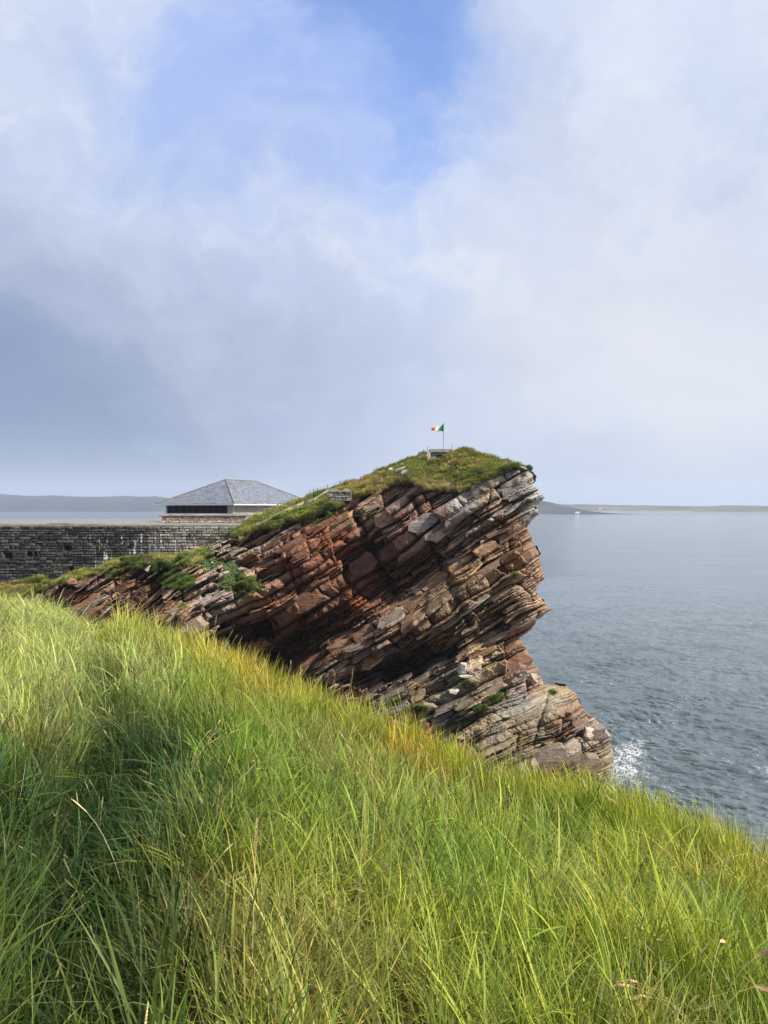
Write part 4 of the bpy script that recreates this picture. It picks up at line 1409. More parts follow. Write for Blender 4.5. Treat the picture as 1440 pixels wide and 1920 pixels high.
# a dark leafy shrub under the wall, with white flower heads
def shrub(name, ells, label, seed):
    e = empty(name, P1(ells[0][0], ells[0][1] + 20, 84))
    rnd = random.Random(seed)
    vs, fs, cs = [], [], []
    for cx_, cy_, wx, wy in ells:
        for _ in range(int(wx * wy * 2.6)):
            a_, r_ = rnd.uniform(0, 6.283), math.sqrt(rnd.random())
            x_, y_ = cx_ + wx * r_ * math.cos(a_), cy_ + wy * r_ * math.sin(a_)
            D_ = float(dep(x_, y_)) - 0.5 - rnd.uniform(0.2, 1.6) * (1 - r_ * 0.7)
            p = P1(x_, y_, D_) - e.location
            s_ = rnd.uniform(0.06, 0.16)
            t1 = Vector((rnd.uniform(-1, 1), rnd.uniform(-1, 1), rnd.uniform(-.6, .8))).normalized()
            t2 = t1.orthogonal().normalized()
            b0 = len(vs)
            vs += [tuple(p - t1 * s_), tuple(p + t2 * s_ * .5), tuple(p + t1 * s_), tuple(p - t2 * s_ * .5)]
            j = rnd.uniform(0.6, 1.5)
            cs += [(0.055 * j, 0.085 * j, 0.026 * j)] * 4
            fs.append((b0, b0 + 1, b0 + 2, b0 + 3))
    me_ = bpy.data.meshes.new('leaves')
    me_.from_pydata(vs, [], fs)
    set_col(me_, np.array(cs))
    link('leaves', me_, LEAF, e)
    for _ in range(10):
        cx_, cy_, wx, wy = rnd.choice(ells)
        x_, y_ = cx_ + rnd.uniform(-wx, wx) * .7, cy_ + rnd.uniform(-wy, wy) * .6
        MB().tube(P1(x_, y_ + 8, float(dep(x_, y_ + 8)) + .1) - e.location, P1(x_ + rnd.uniform(-4, 4), y_ - 6, float(dep(x_, y_)) - 0.9) - e.location, 0.03, 0.012, 5).build('stem', POSTMAT, e)
    tag(e, label, 'shrub')
    return e


m, t, b, _ = new_mat('leafy_green')
t.put(b.inputs['Base Color'], t.node('ShaderNodeAttribute', attribute_name='col').outputs['Color'])
b.inputs['Roughness'].default_value = 0.6
b.inputs['Specular IOR Level'].default_value = 0.2
LEAF = m
sh = shrub('leafy_shrub', [(405, 1062, 26, 24), (425, 1075, 26, 20), (400, 1036, 18, 14), (438, 1050, 18, 14), (415, 1092, 16, 10)], 'dark green leafy shrub with white flower heads below the wall', 4)
fl = MB()
for _ in range(14):
    x_, y_ = random.uniform(395, 445), random.uniform(1033, 1075)
    p = P1(x_, y_, float(dep(x_, y_)) - 2.3) - sh.location
    fl.hexa([(p.x - .08, p.y - .08, p.z - .03), (p.x + .08, p.y - .08, p.z - .03), (p.x + .08, p.y + .08, p.z - .03), (p.x - .08, p.y + .08, p.z - .03), (p.x - .05, p.y - .05, p.z + .05), (p.x + .05, p.y - .05, p.z + .05), (p.x + .05, p.y + .05, p.z + .05), (p.x - .05, p.y + .05, p.z + .05)])
fo_ = fl.build('flower_head', FLAGWHITE, sh)
fo_['kind'] = 'stuff'


# ------------------------------------------------------------------ masonry
def stone_mesh(seed, chamf=0.12):
    """a rough block one unit wide, deep and high, centred on the origin; its face looks to -Y"""
    rnd = random.Random(seed)
    j = lambda s_: rnd.uniform(-s_, s_)
    f_ = [(-.5 + chamf + j(.05), -.5 + j(.10), -.5 + chamf * 1.2 + j(.07)), (.5 - chamf + j(.05), -.5 + j(.10), -.5 + chamf * 1.2 + j(.07)), (.5 - chamf + j(.05), -.5 + j(.10), .5 - chamf * 1.2 + j(.07)), (-.5 + chamf + j(.05), -.5 + j(.10), .5 - chamf * 1.2 + j(.07))]
    m_ = [(-.5 + j(.02), -.22, -.5 + abs(j(.10))), (.5 + j(.02), -.22, -.5 + abs(j(.10))), (.5 + j(.02), -.22, .5 - abs(j(.10))), (-.5 + j(.02), -.22, .5 - abs(j(.10)))]
    k_ = [(x_, .5, z_) for x_, _, z_ in m_]
    vs = f_ + m_ + k_
    fs = [(0, 1, 2, 3)]
    for q_ in range(4):
        q2 = (q_ + 1) % 4
        fs += [(q_, 4 + q_, 4 + q2, q2), (4 + q_, 8 + q_, 8 + q2, 4 + q2)]
    fs.append((8, 11, 10, 9))
    return vs, fs


def masonry(parent, rects, mat, name, depth, limit, seed, org=(0, 0, 0), chamf=0.12):
    """rects: (x0,x1,z0,z1,y). The largest become parts, the rest one joined part"""
    shapes = [stone_mesh(seed * 100 + k, chamf) for k in range(16)]
    meshes = []
    for vs, fs in shapes:
        me_ = bpy.data.meshes.new(name)
        me_.from_pydata(vs, [], fs)
        me_.materials.append(mat)
        meshes.append(me_)
    rects = sorted(rects, key=lambda r_: -(r_[1] - r_[0]) * (r_[3] - r_[2]))
    rnd = random.Random(seed)
    rest = MB()
    for k, (x0, x1, z0, z1, y_) in enumerate(rects):
        s_ = rnd.randrange(16)
        c_ = ((x0 + x1) / 2 - org[0], y_ - org[1] + rnd.uniform(-.14, .10) * depth, (z0 + z1) / 2 - org[2])
        sc3 = (x1 - x0, depth, z1 - z0)
        if k < limit:
            o_ = link(name, meshes[s_], None, parent)
            o_.location = c_
            o_.scale = sc3
        else:
            vs, fs = shapes[s_]
            b0 = len(rest.v)
            rest.v += [(c_[0] + v_[0] * sc3[0], c_[1] + v_[1] * sc3[1], c_[2] + v_[2] * sc3[2]) for v_ in vs]
            rest.f += [tuple(b0 + q_ for q_ in f_) for f_ in fs]
    if rest.v:
        o_ = rest.build('small_stones', mat, parent)
        o_['kind'] = 'stuff'


def courses(x0, x1, z0, z1, y_, hmin, hmax, wmin, wmax, rnd, holes=(), gap=0.03, zfloor=None):
    out = []
    z_ = z0
    while z_ < z1 - 0.05:
        h_ = min(rnd.uniform(hmin, hmax), z1 - z_)
        if z1 - (z_ + h_) < hmin * 0.5:
            h_ = z1 - z_
        x_ = x0
        while x_ < x1 - 0.02:
            w_ = min(rnd.uniform(wmin, wmax) * (0.6 + 0.8 * rnd.random()), x1 - x_)
            if x1 - (x_ + w_) < wmin * 0.4:
                w_ = x1 - x_
            segs_ = [(x_, x_ + w_)]
            for a_, b_, c_, d_ in holes:
                if z_ + h_ > c_ + 0.05 and z_ < d_ - 0.05:
                    ns = []
                    for s0, s1 in segs_:
                        if s1 <= a_ or s0 >= b_:
                            ns.append((s0, s1))
                        else:
                            if a_ - s0 > 0.08:
                                ns.append((s0, a_))
                            if s1 - b_ > 0.08:
                                ns.append((b_, s1))
                    segs_ = ns
            for s0, s1 in segs_:
                if zfloor is not None and z_ + h_ < zfloor((s0 + s1) / 2):
                    continue
                if h_ > hmin * 1.45 and rnd.random() < 0.22:
                    m_ = z_ + h_ * rnd.uniform(.4, .6)
                    out.append((s0 + gap / 2, s1 - gap / 2, z_ + gap / 2, m_ - gap / 2, y_))
                    out.append((s0 + gap / 2, s1 - gap / 2, m_ + gap / 2, z_ + h_ - gap / 2, y_))
                else:
                    out.append((s0 + gap / 2, s1 - gap / 2, z_ + gap / 2, z_ + h_ - gap / 2, y_))
            x_ += w_
        z_ += h_
    return out


WY = 100.0
wl, wr_ = P1(-70, 0, WY).x, P1(462, 0, WY).x
wtop = P1(0, 987, WY).z
wbot = 15.5
fort = empty('fort_wall', ((wl + wr_) / 2, WY, wbot))
tag(fort, 'long dark rubble stone wall with small loopholes and a pale coping', 'wall')
holes = []
for a_, b_, c_, d_ in ((8, 24, 1037, 1047), (51, 61, 1035, 1044), (64, 71, 1035, 1044), (120, 135, 1023, 1032), (130, 138, 1064, 1070)):
    holes.append((P1(a_, 0, WY).x, P1(b_, 0, WY).x, P1(0, d_, WY).z, P1(0, c_, WY).z))
org = tuple(fort.location)
body = MB()
body.cells(wl - org[0], wr_ - org[0], wbot - org[2], wtop - org[2], 0.14, 1.3, [(h[0] - org[0], h[1] - org[0], h[2] - org[2], h[3] - org[2]) for h in holes])
body.box(wl - org[0], wr_ - org[0], 1.3, 1.6, wbot - org[2], wtop - org[2])
body.build('wall_core', MORTAR, fort)
frnd = random.Random(12)
zfl = lambda x_: float(P1(0, np.interp(720 + F * x_ / WY, [-70, 0, 100, 180, 240, 330, 380, 470], [1125, 1118, 1105, 1085, 1056, 1050, 1045, 1040]), WY).z)
rects = courses(wl, wr_, wbot, wtop, WY, 0.24, 0.50, 0.40, 1.25, frnd, holes, 0.06, zfl)
masonry(fort, rects, WALL_STONE, 'wall_stone', 0.42, 290, 31, org)
# coping: a flat band of slabs, slightly raised over the older left length
cz = wtop
x_ = wl
while x_ < wr_ - 0.3:
    w_ = min(frnd.uniform(1.1, 2.2), wr_ - x_)
    old = x_ < P1(178, 0, WY).x
    h_ = (0.34 + frnd.uniform(-.10, .09)) if old else 0.20 + frnd.uniform(-.03, .03)
    o_ = MB().hexa([(0.01, -0.12, 0), (w_ - .02, -0.12 + frnd.uniform(-.03, .03), 0), (w_ - .02, 1.5, 0), (0.01, 1.5, 0), (0.03, -0.08, h_), (w_ - .04, -0.08, h_ + frnd.uniform(-.03, .03)), (w_ - .04, 1.45, h_), (0.03, 1.45, h_)]).build('coping_stone', COPING, fort)
    o_.location = (x_ - org[0], 0, cz - org[2])
    x_ += w_
# little cushions of plants in the pale end of the wall
wp = []
for _ in range(46):
    px_, py_ = random.uniform(355, 455), random.uniform(992, 1022)
    wp.append(P1(px_, py_, WY - 0.2))
wp2 = np.array([[p.x + random.uniform(-.12, .12), p.y, p.z + random.uniform(-.12, .12)] for p in wp for _ in range(3)])
bank('wall_plants', wp2, 'small cushions of plants growing from joints of the pale wall end', 0.3, 0.75, lambda p_, ti: ti * np.array([.75, .8, .7]))

# ------------------------------------------------------------------ terrace, pavilion
TZ = wtop + 0.20
o = MB().box(-75, -10, WY + 1.6, 150, TZ - 1.5, TZ + 0.02).build('terrace', CONCRETE)
tag(o, 'flat grey concrete terrace behind the stone wall', 'terrace', kind='structure')

th_ = math.radians(26.3)
av = Vector((-math.cos(th_), math.sin(th_), 0))      # along the end face, away from the near corner
bvv = Vector((math.sin(th_), math.cos(th_), 0))      # along the long face
Cn = Vector((P1(439, 0, 115).x, 115, 0))
Wd, Ln = 16.05, 24.5
EZ = P1(0, 946, 115).z
RZ = 31.65
pav = empty('pavilion', (Cn.x, Cn.y, TZ), 0)
tag(pav, 'low stone and rendered pavilion with a hipped grey slate roof', 'building')
Mloc = Matrix(((av.x, bvv.x, 0), (av.y, bvv.y, 0), (0, 0, 1)))


def pl(a_, b_, z_):
    v_ = av * a_ + bvv * b_
    return (v_.x, v_.y, z_ - TZ)


OV = 1.15   # eaves overhang
# walls
zw = EZ - 0.12
wallm = MB()


def pbox(mb, a0, a1, b0, b1, z0, z1):
    mb.hexa([pl(a0, b0, z0), pl(a1, b0, z0), pl(a1, b1, z0), pl(a0, b1, z0), pl(a0, b0, z1), pl(a1, b0, z1), pl(a1, b1, z1), pl(a0, b1, z1)][::1])


zs_ = P1(0, 963, 116).z        # sill of the window band
pbox(wallm, OV, Wd - OV, OV, OV + .3, TZ, zs_)                                 # under the window band
pbox(wallm, OV, OV + 1.05, OV, OV + .3, zs_, zw)                               # pier by the corner
pbox(wallm, Wd - OV - 0.25, Wd - OV, OV, OV + .3, zs_, zw)
pbox(wallm, OV, OV + .3, OV + .3, Ln - OV, TZ, zw)                             # long face
pbox(wallm, Wd - OV - .3, Wd - OV, OV + .3, Ln - OV, TZ, zw)
pbox(wallm, OV + .3, Wd - OV - .3, Ln - OV - .3, Ln - OV, TZ, zw)
wallm.build('wall', RENDER, pav)
# window band: nine lights in dark frames
wa0, wa1 = OV + 1.05, Wd - OV - 0.25
nw = 9
for k in range(nw):
    a0 = wa0 + (wa1 - wa0) * k / nw
    a1 = wa0 + (wa1 - wa0) * (k + 1) / nw
    fr = MB()
    pbox(fr, a0, a0 + .07, OV + .05, OV + .18, zs_, zw)
    pbox(fr, a1 - .07, a1, OV + .05, OV + .18, zs_, zw)
    pbox(fr, a0 + .07, a1 - .07, OV + .05, OV + .18, zs_, zs_ + .08)
    pbox(fr, a0 + .07, a1 - .07, OV + .05, OV + .18, zw - .08, zw)
    fo2 = fr.build('window', DARKFRAME, pav)
    gl = MB()
    pbox(gl, a0 + .07, a1 - .07, OV + .10, OV + .13, zs_ + .08, zw - .08)
    gl.build('pane', GLASS, fo2)
# soffit, fascia and gutter
sf = MB()
pbox(sf, 0.05, Wd - .05, 0.05, Ln - .05, zw, zw + .06)
sf.build('soffit', RENDER, pav)
ft = MB()
for a0, a1, b0, b1 in ((-.10, Wd + .10, -.12, .05), (-.12, .05, .05, Ln - .05), (Wd - .05, Wd + .12, .05, Ln - .05), (-.10, Wd + .10, Ln - .05, Ln + .12)):
    pbox(ft, a0, a1, b0, b1, zw + .02, zw + .22)
ft.build('gutter', WHITE, pav)
dp_ = MB()
q0 = Vector(pl(OV - .10, OV + .0, zw - .35))
dp_.tube(pl(-.03, 0.1, zw), q0, .055)
dp_.tube(q0, pl(OV - .10, OV, TZ + .1), .055)
dp_.build('downpipe', WHITE, pav)
# roof planes with slates laid in courses
apex1, apex2 = (Wd / 2, Wd / 2), (Wd / 2, Ln - Wd / 2)
ez = zw + .24
core = MB()
core.poly([pl(0, 0, ez), pl(Wd / 2, Wd / 2, RZ - .06), pl(Wd, 0, ez)])
core.poly([pl(0, 0, ez), pl(0, Ln, ez), pl(Wd / 2, Ln - Wd / 2, RZ - .06), pl(Wd / 2, Wd / 2, RZ - .06)])
core.poly([pl(Wd, 0, ez), pl(Wd / 2, Wd / 2, RZ - .06), pl(Wd / 2, Ln - Wd / 2, RZ - .06), pl(Wd, Ln, ez)])
core.poly([pl(0, Ln, ez), pl(Wd, Ln, ez), pl(Wd / 2, Ln - Wd / 2, RZ - .06)])
roof = core.build('roof', SLATE, pav)
sl_ = MB()
srn = random.Random(9)
NC = 26
rise = RZ - ez
for side in range(3):
    for k in range(NC):
        f0, f1 = k / NC, (k + 1.15) / NC
        ins0, ins1 = Wd / 2 * f0, Wd / 2 * min(1, f1)
        z0_, z1_ = ez + rise * f0 + .035, ez + rise * min(1, f1) + .012
        lenf = Wd if side == 0 else Ln
        s0 = ins0
        e0 = lenf - ins0
        w_ = 0.46
        x_ = s0 + (0.23 if k % 2 else 0)
        while x_ < e0 - .1:
            x2 = min(x_ + w_ - .015, e0)
            dz = srn.uniform(-.006, .012)
            up0, up1 = max(x_, ins1), min(x2, lenf - ins1)
            if up1 <= up0:
                x_ += w_
                continue
            if side == 0:
                q4 = [pl(x_, ins0 - .02, z0_ + dz), pl(x2, ins0 - .02, z0_ + dz), pl(up1, ins1, z1_), pl(up0, ins1, z1_)]
            elif side == 1:
                q4 = [pl(ins0 - .02, x2, z0_ + dz), pl(ins0 - .02, x_, z0_ + dz), pl(ins1, up0, z1_), pl(ins1, up1, z1_)]
            else:
                q4 = [pl(Wd - ins0 + .02, x_, z0_ + dz), pl(Wd - ins0 + .02, x2, z0_ + dz), pl(Wd - ins1, up1, z1_), pl(Wd - ins1, up0, z1_)]
            sl_.hexa([(p[0], p[1], p[2] - .02) for p in q4] + q4)
            x_ += w_
so = sl_.build('slates', SLATE, roof)
so['kind'] = 'stuff'
rg = MB()
for p0, p1 in ((pl(0, 0, ez + .04), pl(*apex1, RZ + .04)), (pl(Wd, 0, ez + .04), pl(*apex1, RZ + .04)), (pl(*apex1, RZ + .04), pl(*apex2, RZ + .04)), (pl(*apex2, RZ + .04), pl(0, Ln, ez + .04)), (pl(*apex2, RZ + .04), pl(Wd, Ln, ez + .04))):
    rg.tube(p0, p1, 0.12, 0.12, 6)
rg.build('ridge_tiles', LICHEN, roof)

# low rubble wall with slab top in front of the pavilion
LY = 110.0
lx0, lx1 = P1(303, 0, LY).x, P1(461, 0, LY).x
lz0, lz1 = TZ, P1(0, 968, LY).z
lw = empty('low_stone_wall', ((lx0 + lx1) / 2, LY, lz0))
tag(lw, 'low pinkish rubble wall with sloping slab top before the pavilion', 'wall')
lo = tuple(lw.location)
MB().box(lx0 - lo[0] + .05, lx1 - lo[0] - .05, 0.12, 0.9, 0, lz1 - lz0).build('wall_core', CONCRETE, lw)
masonry(lw, courses(lx0, lx1, lz0, lz1, LY, 0.14, 0.30, 0.25, 0.75, random.Random(14), (), 0.03), PINK_STONE, 'wall_stone', 0.30, 140, 33, lo, 0.16)
x_ = lx0 - .35
crn = random.Random(15)
while x_ < lx1 + .1:
    w_ = min(crn.uniform(1.0, 1.5), lx1 + .3 - x_)
    MB().hexa([(x_ - lo[0], -.20, lz1 - lz0 + .003), (x_ + w_ - .03 - lo[0], -.35, lz1 - lz0 + .003), (x_ + w_ - .03 - lo[0], 1.2, lz1 - lz0 + .28), (x_ - lo[0], 1.2, lz1 - lz0 + .28),
               (x_ - lo[0], -.35, lz1 - lz0 + .09), (x_ + w_ - .03 - lo[0], -.35, lz1 - lz0 + .09), (x_ + w_ - .03 - lo[0], 1.2, lz1 - lz0 + .40), (x_ - lo[0], 1.2, lz1 - lz0 + .40)]).build('coping_slab', COPING, lw)
    x_ += w_

# gate panel and handrail at the foot of the steps
gx0, gx1 = P1(463.5, 0, 109.5).x, P1(478, 0, 109.5).x
gt = empty('gate', (gx0, 109.5, TZ))
tag(gt, 'grey boarded gate beside the end of the low pink wall', 'gate')
gh = P1(0, 964, 109.5).z - TZ
MB().box(0, .07, -.04, .04, 0, gh).build('gate_post', GATE, gt)
nb_ = 7
for k in range(nb_):
    a0 = .08 + (gx1 - gx0 - .1) * k / nb_
    MB().box(a0, a0 + (gx1 - gx0 - .1) / nb_ - .015, -.02, .02, .06, gh - .05).build('board', GATE, gt)
MB().box(.075, gx1 - gx0, .021, .06, gh - .25, gh - .15).build('gate_rail', GATE, gt)
hr = empty('handrail', P1(474, 982, 108))
tag(hr, 'pale painted handrail climbing beside the steps by the gate', 'handrail')
o0 = hr.location
b_ = MB()
b_.tube(P1(474, 980, 108) - o0, P1(481, 964, 108) - o0, .06)
b_.build('brace', WHITE, hr)
MB().tube(P1(482, 976, 108) - o0, P1(482, 961, 108) - o0, .055).build('post', STEEL, hr)
rl = MB()
pth = [P1(483, 960, 108), P1(497, 955, 107.5), P1(513, 950, 107), P1(528, 943, 106)]
for p0, p1 in zip(pth, pth[1:]):
    rl.tube(p0 - o0, p1 - o0, .06)
rl.build('rail', PARAPET, hr)
for k, (px_, p_t, p_b) in enumerate(((497, 955, 966), (513, 950, 962), (525.5, 944, 955))):
    MB().tube(P1(px_, p_b, 107) - o0, P1(px_, p_t, 107) - o0, .04).build('post', STEEL, hr)


# pale parapet that climbs along the edge of the rock
def sweep(pts, w, h, hb):
    mb = MB()
    for p0, p1 in zip(pts, pts[1:]):
        mb.hexa([(p0.x, p0.y - w / 2, p0.z - hb), (p1.x, p1.y - w / 2, p1.z - hb), (p1.x, p1.y + w / 2, p1.z - hb), (p0.x, p0.y + w / 2, p0.z - hb),
                 (p0.x, p0.y - w / 2, p0.z + h), (p1.x, p1.y - w / 2, p1.z + h), (p1.x, p1.y + w / 2, p1.z + h), (p0.x, p0.y + w / 2, p0.z + h)])
    return mb


pp = [(480, 983), (488, 980), (497, 976), (506, 972), (514, 967), (523, 962), (533, 957), (545, 951.5), (558, 946.5), (570, 941), (578, 938.5), (590, 935), (600, 929), (608, 923), (616, 919), (624, 917.5)]
pxs_ = [p[0] for p in pp]
cap_d = lambda px_, py_: float(np.interp(py_, [np.interp(px_, cx, cev), np.interp(px_, cx, ee)], [np.interp(px_, cx, dc), np.interp(px_, cx, de)]))
pts_ = [P1(px_, py_, cap_d(px_, py_) - 2.3) for px_, py_ in pp]
pr_ = sweep(pts_, 0.4, 0.08, 1.4)
o = pr_.build('stair_parapet', PARAPET)
tag(o, 'pale concrete parapet rising along the rock edge from the terrace', 'parapet')

# dry stone walling under its upper end
DYw = min(cap_d(640, 935), 94) - 2.0
dsx = [P1(612, 0, DYw).x, P1(659, 0, DYw).x]
dsw = empty('dry_stone_wall', P1(636, 936, DYw))
tag(dsw, 'short grey dry stone wall at the top of the climbing parapet', 'wall')
do = tuple(dsw.location)
zt, zb = P1(0, 922, DYw).z, P1(0, 939, DYw).z
zf2 = lambda x_: zb + max(0.0, (P1(628, 0, DYw).x - x_)) * 0.55
MB().box(dsx[0] - do[0] + .9, dsx[1] - do[0] - .1, .1, 1.6, zb - do[2], zt - do[2] - .05).build('wall_core', CONCRETE, dsw)
masonry(dsw, courses(dsx[0], dsx[1], zb, zt, DYw, 0.14, 0.26, 0.3, 0.8, random.Random(18), (), 0.03, zf2), GREY_STONE, 'wall_stone', 0.35, 120, 37, do, 0.16)
for k, (a_, b__) in enumerate(((613, 637), (640, 658))):
    x0, x1 = P1(a_, 0, DYw).x - do[0], P1(b__, 0, DYw).x - do[0]
    MB().hexa([(x0, -.25, zt - do[2]), (x1, -.25, zt - do[2]), (x1, 1.5, zt - do[2]), (x0, 1.5, zt - do[2]), (x0 + .4, -.15, zt - do[2] + .34), (x1 - .5, -.15, zt - do[2] + .30), (x1 - .5, 1.4, zt - do[2] + .4), (x0 + .4, 1.4, zt - do[2] + .4)]).build('coping_slab', COPING, dsw)

# wire fence on the skyline
FD = 100.5
fence = empty('wire_fence', P1(610, 918, FD))
tag(fence, 'thin post and wire fence along the skyline of the grassy ridge', 'fence')
fo = fence.location
tops = []
for px_, pt_, pb_ in ((581, 918.5, 934), (588, 916.5, 930), (595.5, 915, 928), (614, 909, 921), (637.5, 902, 914), (676, 893, 904), (708.5, 887, 897)):
    dd = FD if px_ < 660 else 99.5
    MB().tube(P1(px_, pb_, dd) - fo, P1(px_, pt_, dd) - fo, 0.05 if px_ < 660 else 0.075, None, 6).build('post', POSTMAT, fence)
    tops.append(P1(px_, pt_ + .8, dd) - fo)
for off in (0.0, 0.32):
    wm = MB()
    for p0, p1 in zip(tops[:5], tops[1:5] + [P1(668, 896, 100) - fo]):
        if (p1 - p0).length > 0.01:
            wm.tube(p0 - Vector((0, 0, off)), p1 - Vector((0, 0, off)), .016, None, 5)
    wm.build('wire', STEEL, fence)

# ------------------------------------------------------------------ look-out post, flag
BD = 101.0
bx0, bx1 = P1(807, 0, BD).x, P1(846, 0, BD).x
bzt, bzb = P1(0, 848, BD).z, P1(0, 870, BD).z
bk = empty('lookout_bunker', ((bx0 + bx1) / 2, BD, bzb))
tag(bk, 'small flat roofed concrete lookout sunk into the grassy hilltop', 'bunker')
bo = bk.location
wx0, wx1, wz0, wz1 = P1(819, 0, BD).x - bo.x, P1(830.5, 0, BD).x - bo.x, P1(0, 860, BD).z - bo.z, P1(0, 853, BD).z - bo.z
bm_ = MB().cells(bx0 - bo.x, bx1 - bo.x, 0, bzt - bo.z, 0, .3, [(wx0, wx1, wz0, wz1)])
bm_.box(bx0 - bo.x, bx0 - bo.x + .25, .3, 2.6, 0, bzt - bo.z).box(bx1 - bo.x - .25, bx1 - bo.x, .3, 2.6, 0, bzt - bo.z).box(bx0 - bo.x + .25, bx1 - bo.x - .25, 2.3, 2.6, 0, bzt - bo.z)
bm_.build('wall', BUNKER, bk)
wf = MB().box(wx0, wx1, .22, .30, wz0, wz0 + .05).box((wx0 + wx1) / 2 - .03, (wx0 + wx1) / 2 + .03, .22, .30, wz0 + .05, wz1)
wfo = wf.build('window', DARKFRAME, bk)
MB().box(wx0, wx1, .305, .33, wz0, wz1).build('pane', GLASS, wfo)
MB().hexa([(bx0 - bo.x - .06, -.30, bzt - bo.z + .003), (bx1 - bo.x + .1, -.30, bzt - bo.z + .003), (bx1 - bo.x + .1, 2.8, bzt - bo.z + .003), (bx0 - bo.x - .06, 2.8, bzt - bo.z + .003),
           (bx0 - bo.x - .06, -.28, bzt - bo.z + .42), (bx1 - bo.x + .1, -.28, bzt - bo.z + .42), (bx1 - bo.x + .1, 2.8, bzt - bo.z + .46), (bx0 - bo.x - .06, 2.8, bzt - bo.z + .46)]).build('roof_slab', SLABROOF, bk)
MB().hexa([(bx0 - bo.x - .52, -.9, 0), (bx0 - bo.x - .02, -.35, 0), (bx0 - bo.x - .02, .4, 0), (bx0 - bo.x - .52, .1, 0),
           (bx0 - bo.x - .52, -.9, bzt - bo.z - .1), (bx0 - bo.x - .02, -.35, bzt - bo.z), (bx0 - bo.x - .02, .4, bzt - bo.z), (bx0 - bo.x - .52, .1, bzt - bo.z - .1)]).build('wing_wall', BUNKER, bk)
for px_, pt_, lab in ((801.5, 836, 'thin metal stake standing at the wing wall of the lookout'), (847.5, 833.5, 'thin metal stake in the grass past the lookout roof')):
    e_ = MB()
    p_ = P1(px_, pt_, 100.6)
    e_.tube((0, 0, -.3), (0, 0, P1(0, 835, 100.6).z - P1(0, 849, 100.6).z), .035, .03, 6)
    oo = e_.build('metal_stake', POSTMAT)
    oo.location = P1(px_, pt_ + 14, 100.6)
    tag(oo, lab, 'stake', 'stakes by the lookout')

FP = 102.5
pole_b = P1(832, 846, FP)
pole_b.z = bzt + .40
ptop = P1(832, 792.5, FP).z
pole = empty('flagpole', pole_b)
tag(pole, 'slim grey flagpole standing on the roof of the lookout', 'flagpole')
MB().tube((0, 0, 0), (0, 0, ptop - pole_b.z), .075, .055, 10).build('shaft', POLEMAT, pole)
MB().tube((0, 0, ptop - pole_b.z), (0, 0, ptop - pole_b.z + .09), .055, .03, 8).build('finial', POLEMAT, pole)
MB().box(-.15, .15, -.15, .15, 0.0, .05).build('base_plate', STEEL, pole)

fz1, fz0 = P1(0, 795.2, FP).z, P1(0, 808.8, FP).z
flag = empty('flag', (pole_b.x - .05, FP, fz0))
tag(flag, 'green, white and orange tricolour flag blowing from the flagpole', 'flag')
fl_len = P1(832, 0, FP).x - P1(811, 0, FP).x


def flag_part(t0, t1, name, mat):
    nx, nz = 15, 12
    vs = []
    for i_ in range(nx):
        t_ = t0 + (t1 - t0) * i_ / (nx - 1)
        for k in range(nz):
            s_ = k / (nz - 1)
            x_ = -fl_len * t_ - 0.15 * math.sin(s_ * 2.6) * t_
            dz = -(0.26 * t_ * s_ + 0.02) + 0.05 * math.sin(t_ * 9) - 0.0 * s_
            # the upper edge sags back from the pole, as a flag half furled by the wind
            x_ += 0.55 * (s_ - 0.45) * math.sin(math.pi * min(1.0, t_ * 1.25))
            s_ = s_ * (1 - 0.34 * t_) + 0.10 * t_
            y_ = 0.26 * math.sin(t_ * 7.0 + s_ * 1.6) * (0.25 + t_) + 0.10 * math.sin(t_ * 15 + s_ * 3) * t_
            vs.append((x_, y_, (fz1 - fz0) * s_ + dz))
    q_ = []
    for i_ in range(nx - 1):
        for k in range(nz - 1):
            a_ = i_ * nz + k
            q_.append((a_, a_ + 1, a_ + nz + 1, a_ + nz))
    me_ = bpy.data.meshes.new(name)
    me_.from_pydata(vs, [], q_)
    for p_ in me_.polygons:
        p_.use_smooth = True
    o_ = link(name, me_, mat, flag)
    md = o_.modifiers.new('cloth', 'SOLIDIFY')
    md.thickness = 0.006
    return o_


flag_part(0.0, 0.34, 'green_band', VERDIGRIS)
flag_part(0.34, 0.67, 'white_band', FLAGWHITE)
flag_part(0.67, 1.0, 'orange_band', FLAGORANGE)


# ------------------------------------------------------------------ loose boulders
def boulder(px, py, D, w, h, d, col, label, seed, rz=0.0, tilt=0.0, group=None):
    rnd = random.Random(seed)
    bm = bmesh.new()
    for _ in range(15):
        v_ = Vector((rnd.gauss(0, 1), rnd.gauss(0, 1), rnd.gauss(0, 1))).normalized()
        k = 1 / max(abs(v_.x), abs(v_.y), abs(v_.z)) ** 0.9
        bm.verts.new((v_.x * w / 2 * k, v_.y * d / 2 * k, v_.z * h / 2 * k))
    r_ = bmesh.ops.convex_hull(bm, input=bm.verts)
    bmesh.ops.delete(bm, geom=[g_ for g_ in r_['geom_interior'] if isinstance(g_, bmesh.types.BMVert)], context='VERTS')
    bmesh.ops.bevel(bm, geom=bm.edges[:], offset=min(w, h) * 0.035, segments=1, affect='EDGES')
    me_ = bpy.data.meshes.new('boulder')
    bm.to_mesh(me_)
    bm.free()
    set_col(me_, np.repeat(np.array([col]), len(me_.vertices), 0) * (0.85 + 0.3 * hsh(np.arange(len(me_.vertices)), seed))[:, None])
    o_ = link('boulder', me_, ROCK)
    o_.location = P1(px, py, D)
    o_.rotation_euler = (0, tilt, rz)
    tag(o_, label, 'boulder', group)


